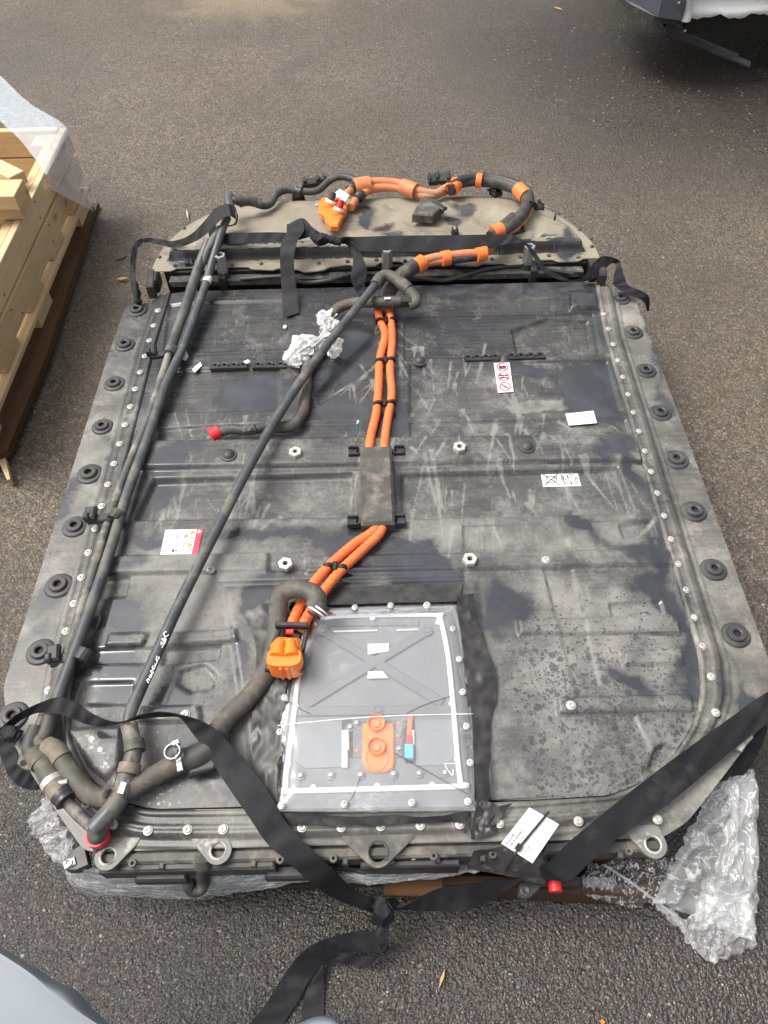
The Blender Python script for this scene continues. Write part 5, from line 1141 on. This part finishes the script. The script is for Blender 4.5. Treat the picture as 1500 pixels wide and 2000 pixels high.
RS = thing('rear_strap', 'black webbing strap tied across the dusty rear hump with a hanging end', 'strap', tuple(A(620,470,.36)))
RX = lambda X, Y: (220+X/2.778, 320+Y/2.778)
ribbon('band', [RX(118,760)+(.262,), RX(100,660)+(.29,), RX(92,590)+(.31,), RX(98,500)+(.33,), RX(118,430)+(.345,), RX(175,402)+(.35,), RX(250,408)+(.35,), RX(330,418)+(.36,), RX(420,385)+(.385,), RX(490,320)+(.41,), RX(560,240)+(.43,), RX(620,218)+(.435,), RX(662,232)+(.425,)],
       [RX(150,750)+(.258,), RX(140,680)+(.285,), RX(125,610)+(.305,), RX(128,520)+(.32,), RX(140,455)+(.335,), RX(185,425)+(.34,), RX(260,440)+(.338,), RX(340,455)+(.345,), RX(440,425)+(.37,), RX(520,370)+(.395,), RX(590,300)+(.42,), RX(640,285)+(.425,), RX(668,300)+(.41,)], 'strap', RS)
blob('foot_knot', [RX(118,640)+(.295, .008), RX(125,690)+(.285, .014), RX(135,740)+(.272, .012), RX(160,750)+(.266, .010)], 'strap', RS, 4.0, .35, .2)
ribbon('loop', [RX(660,232)+(.425,), RX(672,270)+(.41,), RX(665,320)+(.395,), RX(630,335)+(.385,), RX(560,345)+(.38,)], [RX(662,232)+(.405,), RX(678,280)+(.39,), RX(672,325)+(.375,), RX(640,338)+(.37,), RX(560,350)+(.37,)], 'strap', RS)
ribbon('band', [RX(520,345)+(.37,), RX(530,400)+(.365,), RX(600,380)+(.375,), RX(700,376)+(.378,), RX(800,372)+(.38,), RX(900,372)+(.38,), RX(1000,378)+(.38,), RX(1060,380)+(.382,)], [RX(560,330)+(.365,), RX(575,400)+(.36,), RX(610,432)+(.355,), RX(700,432)+(.36,), RX(800,425)+(.362,), RX(900,425)+(.364,), RX(1000,415)+(.366,), RX(1060,398)+(.37,)], 'strap', RS)
ribbon('loose_end', [RX(945,330)+(.40,), RX(945,370)+(.39,), RX(915,430)+(.375,), RX(908,500)+(.36,), RX(912,600)+(.325,), RX(918,700)+(.295,), RX(925,835)+(.278,)], [RX(1030,296)+(.415,), RX(1040,360)+(.40,), RX(1005,415)+(.38,), RX(985,500)+(.362,), RX(988,600)+(.328,), RX(1000,700)+(.295,), RX(1010,808)+(.278,)], 'strap', RS)
ribbon('loop', [RX(945,330)+(.40,), RX(1030,295)+(.415,), RX(1080,340)+(.405,), RX(1140,385)+(.39,)], [RX(945,375)+(.38,), RX(1020,385)+(.385,), RX(1070,400)+(.38,), RX(1110,415)+(.38,)], 'strap', RS)
blob('knot', [RX(1085,395)+(.385, .012), RX(1125,410)+(.39, .022), RX(1180,410)+(.388, .016), RX(1240,425)+(.382, .016)], 'strap', RS, 6.0, .3)
ribbon('knot_turn', [RX(1095,375)+(.40,), RX(1130,385)+(.412,), RX(1150,410)+(.405,), RX(1140,445)+(.385,)], [RX(1082,405)+(.39,), RX(1105,415)+(.408,), RX(1115,430)+(.40,), RX(1110,448)+(.38,)], 'strap', RS)
ribbon('twisted_end', [RX(1215,440)+(.38,), RX(1270,440)+(.365,), RX(1305,520)+(.34,), RX(1292,620)+(.315,), RX(1320,690)+(.29,), RX(1350,725)+(.28,)], [RX(1225,405)+(.395,), RX(1300,400)+(.385,), RX(1340,470)+(.36,), RX(1378,570)+(.33,), RX(1368,660)+(.30,), RX(1380,720)+(.28,)], 'strap', RS)
QX = lambda X, Y: (700+X/2.5, 320+Y/2.5)
ribbon('band', [(668,462,.385), QX(0,357)+(.38,), QX(150,352)+(.38,), QX(300,350)+(.38,), QX(500,348)+(.38,), QX(700,345)+(.385,), QX(760,352)+(.385,), QX(820,385)+(.375,), QX(870,440)+(.35,), QX(920,510)+(.32,), QX(990,550)+(.30,), QX(1060,568)+(.29,), QX(1110,540)+(.30,), QX(1150,480)+(.32,), QX(1200,450)+(.325,), QX(1270,470)+(.315,), QX(1280,510)+(.30,)],
       [(690,478,.37), QX(0,425)+(.36,), QX(150,430)+(.355,), QX(300,430)+(.355,), QX(500,430)+(.355,), QX(650,410)+(.36,), QX(740,388)+(.372,), QX(810,395)+(.37,), QX(850,450)+(.345,), QX(900,525)+(.315,), QX(980,566)+(.295,), QX(1060,575)+(.285,), QX(1130,568)+(.285,), QX(1190,530)+(.295,), QX(1230,490)+(.305,), QX(1260,490)+(.30,), QX(1265,520)+(.295,)], 'strap', RS)
ribbon('band', [QX(1262,480)+(.31,), QX(1245,570)+(.295,), QX(1255,600)+(.285,), QX(1320,640)+(.275,), QX(1390,670)+(.26,), QX(1410,720)+(.22,)], [QX(1280,490)+(.31,), QX(1300,555)+(.295,), QX(1320,595)+(.288,), QX(1380,620)+(.28,), QX(1418,650)+(.265,), QX(1420,720)+(.22,)], 'strap', RS)

# paper tag with cable tie
TG = thing('shipping_tag', 'white printed paper tag fixed with a black cable tie at the front edge', 'tag', tuple(A(1035,1630,.29)))
class Tag(Sticker): pass
s = Tag('tag_sheet', [(979,1647),(1034,1577),(1092,1610),(1040,1686)], 112, 78, .302, TG)
# reads along the long side, bottom-left to top-right
for k, (t, sz, x, ink) in enumerate([('B-auto08', 8, 5, 'ink'), ('NR: 810096835', 8, 5, 'ink'), ('Fahrzeug: A780635', 5.5, 5, 'grey_ink'), ('Batterie   Hochvolt', 5.5, 5, 'grey_ink')]): s.text(t, x, 66-9.5*k, sz, 0, ink)
s.text('Kd: 80 28883', 4, 24, 5.5, 0, 'grey_ink'); s.text('Nr. 1 von 1', 4, 15, 5.5, 0, 'grey_ink')
s.done()
pxtube('cable_tie', [(1072,1585,.306),(1050,1612,.306),(1012,1658,.306),(1000,1680,.295),(990,1700,.27)], .0019, 'tie', TG, 6, 6)
V, Fc = box_geo(A(1013,1655,.308), (.010, .009, .006), rad(50), .001); add('tie_head', V, Fc, 'tie', TG, False)

# ------------------------------------------------------------------ pallet beneath and stretch film
PB = thing('wooden_pallet', 'wet dark wooden pallet beneath the battery pack', 'pallet', (.05, .9, 0))
for k, y in enumerate(np.linspace(.345, 1.75, 8)):
    V, Fc = box_geo((.02, y, .133), (.94, .10, .022), 0, .002); add('deck_board', V, Fc, 'wood_wet_x' if k else 'wood_wet_x', PB, False)
for x in (-.40, .02, .44):
    V, Fc = box_geo((x, 1.04, .061), (.10, 1.50, .078), 0, .002); add('stringer', V, Fc, 'wood_wet_y', PB, False)
V, Fc = box_geo((.30, .262, .060), (.42, .022, .10), rad(-4), .003); add('front_board', V, Fc, 'wood_wet_x', PB, False)
V, Fc = box_geo(A(822,1722,.09), (.135, .05, .022), rad(-2), .003); o = add('board_end', V, Fc, wood('fresh_end', (.2, .105, .045), (.14, .07, .03), (.05, .028, .016), 'x'), PB, False)
V, Fc = box_geo((.02, .33, .012), (.90, .09, .02), 0, .002); add('bottom_board', V, Fc, 'wood_wet_x', PB, False)

SW = thing('stretch_wrap', 'loose clear stretch film hanging along the front underside of the pack', 'stretch film', (-.2, .27, .15))
sheet('film', [[(130,1625,.235),(132,1680,.225),(220,1698,.215),(380,1700,.212),(520,1690,.21),(640,1690,.20),(740,1706,.185),(900,1690,.18),(985,1682,.18)], [(120,1680,.16),(150,1735,.09),(230,1748,.085),(380,1752,.08),(480,1740,.09),(600,1712,.16),(740,1718,.17),(900,1698,.17),(985,1690,.172)]], 160, 40, .018, 10, 'film_wrap', SW, fold=(5, 14), bias=.3)
sheet('film', [[(130,1640,.23),(150,1685,.21),(260,1704,.2),(400,1712,.19),(520,1700,.19)], [(135,1710,.12),(170,1738,.085),(260,1744,.08),(400,1748,.08),(500,1730,.10)]], 130, 34, .018, 11, 'film_bag', SW, fold=(5, 9), bias=.3)
sheet('film', [[(500,1692,.205),(620,1698,.2),(740,1712,.185),(880,1694,.18),(985,1684,.182)], [(470,1742,.085),(600,1722,.14),(740,1726,.155),(880,1708,.16),(985,1694,.17)]], 110, 24, .014, 11, 'film_bag', SW, fold=(5, 7), bias=.3)
SL = thing('film_scrap', 'small crumpled clear film bunch sticking out at the left front corner', 'stretch film', tuple(A(90,1620,.1)))
sheet('film', [[(98,1545,.19),(112,1585,.19),(130,1625,.19),(148,1650,.19)], [(58,1602,.07),(62,1622,.06),(78,1640,.05),(125,1690,.07)]], 80, 50, .018, 12, 'film_bag', SL, fold=(7, 3), bias=.4)
SR = thing('corner_film', 'big crumpled bunch of clear stretch film hanging from the right front corner', 'stretch film', tuple(A(1380,1720,.05)))
sheet('film', [[(1385,1535,.20),(1360,1590,.20),(1320,1660,.19),(1275,1755,.11)], [(1466,1500,.16),(1472,1600,.12),(1474,1720,.07),(1476,1840,.03)]], 150, 100, .020, 9, 'film_bag', SR, fold=(7, 3.2), bias=.4)
sheet('film', [[(1275,1755,.10),(1300,1770,.09),(1330,1790,.085),(1400,1760,.10),(1474,1760,.07)], [(1282,1770,.05),(1320,1810,.035),(1365,1860,.02),(1410,1875,.012),(1472,1845,.012)]], 110, 70, .018, 10, 'film_bag', SR, fold=(9, 3), bias=.4)
sheet('film', [[(1150,1690,.175),(1200,1680,.18),(1260,1676,.18),(1320,1672,.19)], [(1135,1720,.11),(1180,1760,.08),(1230,1770,.09),(1285,1760,.10)]], 90, 46, .014, 12, 'film_wrap', SR, fold=(8, 3), bias=.3)
sheet('film', [[(1136,1710,.14),(1150,1712,.14),(1200,1712,.13)], [(1140,1745,.1),(1165,1752,.09),(1215,1752,.09)]], 40, 22, .012, 34, 'film_bag', SR, fold=(5, 2), bias=.3)
sheet('film_fold', [[(1400,1520,.19),(1410,1600,.17),(1380,1700,.13),(1340,1800,.06)], [(1462,1510,.17),(1468,1620,.13),(1468,1740,.08),(1466,1830,.04)]], 120, 60, .03, 13, 'film_bag', SR, fold=(5, 2.5), bias=.6)
pxtube('film_rope', [(1468,1560,.15),(1400,1600,.15),(1340,1670,.14),(1300,1730,.12),(1278,1762,.10)], .004, 'film_bag', SR, 8, 8)
pxtube('film_rope', [(1180,1690,.16),(1220,1715,.14),(1275,1755,.11),(1320,1790,.08)], .0025, 'film_bag', SR, 8, 8)

# ------------------------------------------------------------------ pallet crate on the left
CR = thing('pallet_crate', 'pale pine pallet crate with loose boards inside beside the battery pack', 'crate', (-1.5, 2.05, 0))
X1, Y0, Y1 = -1.092, 1.36, 2.69
def wbox(name, c, s_, mat, rz=0, par=CR): V, Fc = box_geo(c, s_, rz, .002); return add(name, V, Fc, mat, par, False)
for k, z in enumerate((.2005, .2995)):
    wbox('side_plank', (X1-.011, (Y0+Y1)/2, z), (.022, Y1-Y0-.008*k, .087), 'wood_y')
    wbox('inner_plank', (X1-.040, (Y0+Y1)/2-.03, z-.001), (.030, Y1-Y0-.10, .080), 'wood_y')
    wbox('end_plank', (X1-.43, Y1-.013, z), (.80, .026, .093), 'wood_x')
wbox('corner_post', (X1-.068, Y1-.066, .24), (.075, .08, .185), 'wood_x')
for k in range(5): wbox('deck_board', (X1-.42, Y0+.09+k*.28, .133), (.82, .14, .022), 'wood_x')
for y in (Y0+.08, (Y0+Y1)/2, Y1-.08): wbox('block', (X1-.06, y, .072), (.10, .14, .098), 'wood_y')
wbox('deck_edge', (X1-.045, (Y0+Y1)/2, .112), (.10, Y1-Y0, .018), 'wood_y')
wbox('bottom_board', (X1-.055, (Y0+Y1)/2+.04, .011), (.10, Y1-Y0+.05, .02), 'wood_wet_y')
V, Fc = prism_geo([A(x, y, .05) for x, y in [(112,520),(150,400),(182,402),(162,476),(88,700),(14,880),(-30,900),(-30,830),(30,720)]], .022, .05); add('wet_skirt_board', V, Fc, 'wood_wet_y', CR, False)
V, Fc = lathe_geo([(0, .0012), (.0035, .001), (.004, 0)], 8); V = [(z, x, y) for x, y, z in V]; NL = None
for yy in np.linspace(Y0+.08, Y1-.06, 4):
    for z in (.175, .225, .275, .325):
        q = (X1+.0005, yy+.02*RNG.normal(), z)
        if NL is None: NL = add('nail', V, Fc, 'nail', CR, True, origin=(0, 0, 0)); NL.location = Vector(q)-wl(CR)
        else: inst(NL, CR, q)
# boards lying in the crate
def loose(label, a, b, z, w, h, mat='wood_x'):
    p, q = A(*a, z), A(*b, z); d = q-p; c = (p+q)/2; V, Fc = box_geo((c.x, c.y, z-h/2), (d.length, w, h), math.atan2(d.y, d.x), .002)
    return tag(add('loose_board', V, Fc, mat, None, False), label, 'board', 'loose boards in the crate')
loose('lower pine board of the stacked pair crossing the crate side', (-200,390), (44,384), .392, .10, .046)
loose('upper pine board of the stacked pair crossing the crate side', (-210,372), (36,366), .438, .095, .045)
loose('pointed pine board lying askew behind the stacked pair in the crate', (-140,255), (32,340), .40, .055, .04)
loose('pine board lying deep in the crate in front of the stacked pair', (-200,470), (20,440), .30, .12, .03)
CF = thing('crate_film', 'sheet of clear plastic film draped over the far corner of the pine crate', 'plastic film', tuple(A(100,280,.36)))
sheet('film', [[(-60,90,.40),(0,148,.385),(60,204,.37),(126,246,.356),(140,290,.30),(165,345,.22),(182,413,.12)], [(-40,190,.37),(0,236,.362),(40,275,.356),(84,332,.353),(92,350,.345),(110,376,.28),(180,411,.125)]], 80, 40, .008, 12, 'film_crate', CF)
# slat of wet cardboard standing off the crate foot
tag(add('wood_sliver', *prism_geo([A(x, y, .03) for x, y in [(-8,850),(2,862),(20,935),(14,938),(-8,890)]], .004, .03), 'wood_y', None, False), 'pale wooden sliver poking out at the near end of the crate', 'wood sliver')

# ------------------------------------------------------------------ parked car corner, top right
CAR = thing('parked_car', 'white damaged car with dark grey bumper corner and hanging rubber trim', 'car', (2.2, 4.6, 0))
def quadbox(name, pts, z0, z1, mat, bev=.01): V, Fc = prism_geo(pts, z0, z1, bev); return add(name, V, Fc, mat, CAR, False)
q = [A(x, y, .27) for x, y in [(1232,-20),(1250,4),(1280,30),(1318,32),(1334,22),(1345,-30)]]
quadbox('bumper', [(1.16, 3.99), (1.20, 3.86), (1.27, 3.71), (1.36, 3.67), (1.40, 3.76), (1.44, 4.3), (1.2, 4.4)], .28, .66, 'car_grey', .02)
quadbox('bumper_lip', [(1.15, 4.02), (1.18, 3.88), (1.26, 3.73), (1.36, 3.69), (1.38, 3.74), (1.3, 3.85), (1.22, 4.02)], .255, .285, 'plastic', .006)
pxtube('white_strut', [(1352,-30,.42),(1346,10,.33),(1339,40,.27)], .022, 'car_white', CAR, 12, 6)
# sill with crimped lower flange
xs = np.linspace(1.40, 3.4, 90); g = []
bot = .285+.008*np.sin(xs*38)+.005*np.sin(xs*91)
V = [(x, 3.70-.02*math.sin(k*.2), b) for k, (x, b) in enumerate(zip(xs, bot))]+[(x, 3.71, .31) for x in xs]+[(x, 3.74, .34) for x in xs]+[(x, 3.70, .40) for x in xs]+[(x, 3.72, .75) for x in xs]
V += [(x, y+.012, z) for x, y, z in V]; n_ = len(xs)
Fc = [(r*n_+i, r*n_+i+1, (r+1)*n_+i+1, (r+1)*n_+i) for r in range(4) for i in range(n_-1)]; Fc += [tuple(5*n_+i for i in f[::-1]) for f in Fc]; Fc += [(i, 5*n_+i, 5*n_+i+1, i+1) for i in range(n_-1)]
add('sill', V, Fc, 'car_white', CAR, True)
quadbox('body', [(1.40, 3.78), (3.4, 3.78), (3.4, 5.5), (1.3, 5.5), (1.25, 4.4)], .62, 1.15, 'car_white', .05)
quadbox('underbody', [(1.46, 3.86), (3.4, 3.80), (3.4, 5.5), (1.35, 5.5)], .16, .615, 'car_under', .03)
pts = [(2.05, 3.83, .24), (2.05, 4.1, .24)]; V, Fc = tube_geo([(1.86, 3.86, .25), (1.86, 4.4, .25)], .13, 20); add('silencer', V, Fc, 'car_under', CAR, 'auto')
V, Fc = tube_geo([(2.7, 3.85, .31), (2.7, 4.07, .31)], .31, 28); add('wheel', V, Fc, 'rubber', CAR, 'auto')
for pts_ in ([(1318,10,.33),(1322,45,.25),(1330,62,.2),(1338,60,.24)], [(1300,20,.28),(1308,50,.22),(1322,66,.17),(1326,50,.24)], [(1326,5,.35),(1331,28,.3),(1329,40,.26)]): pxtube('wire', pts_, .006, 'trim', CAR, 8, 6)
V, Fc = prism_geo([A(x, y, .2) for x, y in [(1300,35),(1325,38),(1334,50),(1318,56),(1304,50)]], .18, .2, .003); add('torn_liner', V, Fc, 'trim', CAR, False)
quadbox('bracket', [(1.33, 3.74), (1.385, 3.74), (1.38, 3.78), (1.34, 3.79)], .20, .28, 'plastic', .006)
trim = [(1288,18,.27),(1292,40,.24),(1305,58,.19),(1330,72,.13),(1365,84,.09),(1405,102,.05),(1440,116,.03),(1466,127,.018)]
ribbon('rubber_trim', [(x, y-5, z+.01) for x, y, z in trim], [(x-2, y+5, z-.004) for x, y, z in trim], 'trim', CAR, 8, .012)
pxtube('rubber_trim', [(x+2, y-7, z+.012) for x, y, z in trim[1:7]], .010, 'trim', CAR, 8, 8)

# ------------------------------------------------------------------ grey plastic sheets near the viewer
def curved(name, label, pts, z, drop):
    P = [A(x, y, z) for x, y in pts]; n_ = 40
    a = cat([tuple(p) for p in P], 8); c = np.mean(a, 0); V = []; rings = 7
    for r in range(rings):
        for p in a:
            k = r/(rings-1); q = np.array(p)+(c-np.array(p))*(.02 if k == 0 else 0)+0
            off = (np.array(p)-c)*np.array([1, 1, 0]); off /= np.linalg.norm(off)+1e-9
            V.append(tuple(np.array(p)-off*(.10*(1-math.cos(k*1.5)))*0+np.array([0, 0, -drop*k*k])+off*.012*math.sin(k*1.57)))
    m = len(a); Fc = [(r*m+i, r*m+i+1, (r+1)*m+i+1, (r+1)*m+i) for r in range(rings-1) for i in range(m-1)]
    Fc.append(tuple(range(m-1, -1, -1)))
    return tag(add(name, V, Fc, 'sheet', None, 'auto'), label, 'plastic sheet')
curved('plastic_sheet', 'smooth blue grey plastic sheet at the near left corner', [(-120,1800),(-40,1836),(0,1862),(60,1902),(130,1960),(220,2020),(330,2090),(260,2150),(-120,2150)], .42, .05)
curved('plastic_sheet', 'small grey plastic flap beside the loose strap tail', [(535,2040),(572,2012),(622,1999),(652,2003),(676,2040),(640,2070)], .10, .03)

# ------------------------------------------------------------------ small litter
def litter(name, label, cat_, a, b, z, w, mat, group=None):
    p, q = A(*a, z), A(*b, z); d = q-p; nn = Vector((-d.y, d.x, 0)).normalized()*w
    V, Fc = prism_geo([p, p+d*.4+nn, q, p+d*.5-nn], max(z-.003, .001), z+.001); return tag(add(name, V, Fc, mat, None, False), label, cat_, group)
litter('leaf', 'dry yellow leaf on the asphalt left of the rear strap', 'leaf', (226,546), (252,542), .012, .008, 'straw')
litter('splinter', 'tan wood splinter on the asphalt right of the strap tail', 'splinter', (869,1892), (857,1932), .006, .003, 'straw')
litter('splinter', 'pale splinter on the asphalt far in front of the car', 'splinter', (1082,13), (1099,19), .006, .008, 'straw')
litter('orange_crumb', 'tiny orange crumb at the bottom edge of the yard', 'crumb', (1172,1994), (1182,1997), .008, .004, 'orange_plastic')
litter('twig', 'thin dark twig on the asphalt left of the rear strap', 'twig', (226,508), (248,500), .006, .003, 'hose')
litter('straw', 'bent pale straw beside the rear hump', 'straw', (364,408), (368,430), .01, .002, 'white')
for (lab, pts, z) in [('torn white paper scrap right beside the left pipes', [(352,700),(362,678),(368,695),(362,704)], .277), ('ragged white paper scrap near the left foam strip', [(375,722),(382,714),(392,707),(394,714),(386,722),(380,727)], .274), ('small white paper scrap behind the left edge of the cross rib', [(301,890),(309,885),(317,886),(310,895)], .278), ('white crumb on the left foam strip', [(475,706),(484,702),(489,706),(482,710)], .284), ('little white plastic crumb behind the hanging strap end', [(555,634),(560,636),(558,641),(552,640)], .274)]:
    tag(add('paper_scrap', *prism_geo([A(x, y, z) for x, y in pts], z-.002, z), 'white', None, False), lab, 'paper scrap')
